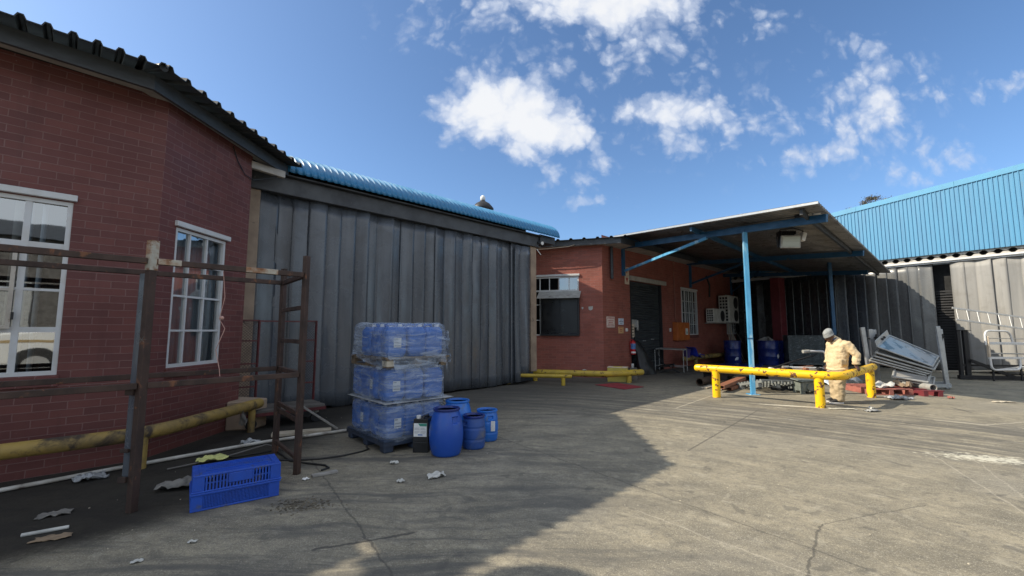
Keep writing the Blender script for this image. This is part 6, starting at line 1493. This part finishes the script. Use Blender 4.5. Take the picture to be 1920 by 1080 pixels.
mb.grid(bean, 68, 18); mb.build('knitted_hat', 'wool_grey', pn, smooth=70, solid=.006)
mb = MB(); mb.tube([HM @ V(.104 * math.cos(a) - .001, .085 * math.sin(a), .030) for a in [i * math.pi / 14 for i in range(28)]], [(.024, .007)] * 28, 8, closed=True); mb.build('hat_cuff', 'wool_grey', pn, smooth=70)
mb = MB(); mb.tube([V(7.115 + .066 * math.cos(a), 9.752 + .07 * math.sin(a), 1.415 + .03 * math.cos(a)) for a in [i * math.pi / 12 for i in range(24)]], [(.022, .010)] * 24, 8, closed=True); mb.build('collar', 'collar_blue', pn, smooth=70)
for y_, x_ in ((9.665, 7.05), (9.90, 7.15)):
    mb = MB(); mb.tube([V(x_ + .10, y_, .07), V(x_ + .03, y_, .075), V(x_ - .06, y_, .055), V(x_ - .13, y_, .042), V(x_ - .155, y_, .038)], [(.04, .036), (.055, .046), (.040, .046), (.028, .042), (.012, .026)], 14); s_ = mb.build('shoe', 'shoe_black', pn, smooth=60)
    mb = MB(); mb.prism([(x_ + .125, y_ - .035, .0), (x_ + .125, y_ + .035, .0), (x_ - .05, y_ + .05, .0), (x_ - .14, y_ + .042, .0), (x_ - .172, y_, .0), (x_ - .14, y_ - .042, .0), (x_ - .05, y_ - .05, .0)], (0, 0, .034)); mb.build('sole', 'shoe_white', s_, bevel=.008)

pn.location = (7.20, 9.83, 0)
# ------------------------------------------------------------------ pickup beside the camera (seen mirrored in the bay window)
tk = thing('pickup_truck', 'white pickup truck mirrored in the left bay window', 'truck', (6.0, -3.2, 0), R(225))
tk.scale = (1.5, 1.5, 1.5)
def tbox(poly, y0, y1): return [(x, y0, z) for x, z in poly], (0, y1 - y0, 0)
mb = MB(); side = [(-2.5, .40), (-1.9, .36), (1.9, .36), (2.45, .42), (2.52, .70), (2.40, .98), (1.30, 1.10), (-2.5, 1.08)]
mb.prism(*tbox(side, -.84, .84)); mb.prism(*tbox([(-1.0, 1.081), (1.32, 1.101), (.62, 1.68), (-.75, 1.70)], -.74, .74)); mb.build('body', 'truck_white', tk, world=False, bevel=.05, bseg=2)
mb = MB(); 
for y_ in (-.752, .742): mb.prism(*tbox([(-.88, 1.16), (1.10, 1.16), (.58, 1.60), (-.70, 1.62)], y_, y_ + .01))
mb.prism([(1.24, -.66, 1.16), (1.24, .66, 1.16), (.70, .62, 1.63), (.70, -.62, 1.63)], (.02, 0, .02)); mb.build('window', 'dark_glass', tk, world=False)
for x_ in (-1.6, 1.62):
    for y_ in (-.78, .78):
        mb = MB(); mb.tube([(x_, y_ - .11, .36), (x_, y_ + .11, .36)], .36, 24); w = mb.build('wheel', 'tyre', tk, world=False, smooth=40)
        mb = MB(); mb.tube([(x_, y_ - .125, .36), (x_, y_ + .125, .36)], .21, 18); mb.build('rim', 'alu', w, world=False, smooth=40)
for y_ in (-.68, .50):
    mb = MB(); mb.prism([(2.40, y_, .74), (2.535, y_, .72), (2.46, y_, .92), (2.30, y_, .93)], (0, .18, 0)); mb.build('headlight', 'lens_glass', tk, world=False)
    mb = MB(); mb.box(2.20, 2.42, y_ - .17 if y_ < 0 else y_ + .18, y_ + .0 if y_ < 0 else y_ + .35, .74, .92); mb.build('indicator', 'lamp_orange', tk, world=False)
mb = MB()
for y_ in (-.846, .841): mb.box(-2.4, 2.2, y_, y_ + .005, .82, .87)
mb.build('stripe', 'stripe_gold', tk, world=False)
mb = MB(); mb.box(2.46, 2.60, -.80, .80, .38, .58); mb.build('bumper', 'iron_black', tk, world=False, bevel=.03)

# ------------------------------------------------------------------ shed across the yard behind the camera (mirrored in the windows)
sh_ = thing('shed', 'dark grey sheet metal shed across the yard mirrored in the bay windows', 'building', (16, -17, 0), R(44))
mb = MB(); mb.box(-16, 16, -8, 0, 0, 7.0); mb.build('wall', 'board_grey', sh_, world=False)
mb = MB(); mb.prism([(-16.4, .5, 7.02), (-16.4, -4, 8.6), (-16.4, -8.5, 7.02)], (32.8, 0, 0)); mb.build('roof', 'roof_dark', sh_, world=False)
for x_ in (-11, -4, 3, 10):
    mb = MB(); mb.box(x_, x_ + 3.6, .01, .06, 0, 4.4); mb.build('door', 'galv_dull', sh_, world=False)

cw = thing('shadow_cowl', 'unseen cowl added above the bay roof to cast a round shadow', 'cowl', (-6.85, 2.36, 4.70))  # out-of-view cowl shape, added for its round shadow on the concrete
mb = MB(); mb.lathe([(.13, 0), (.13, .62), (.28, .66), (.31, .80), (.26, .92), (.001, 1.02)], seg=20); mb.build('hood', 'galv_dull', cw, world=False, smooth=40)
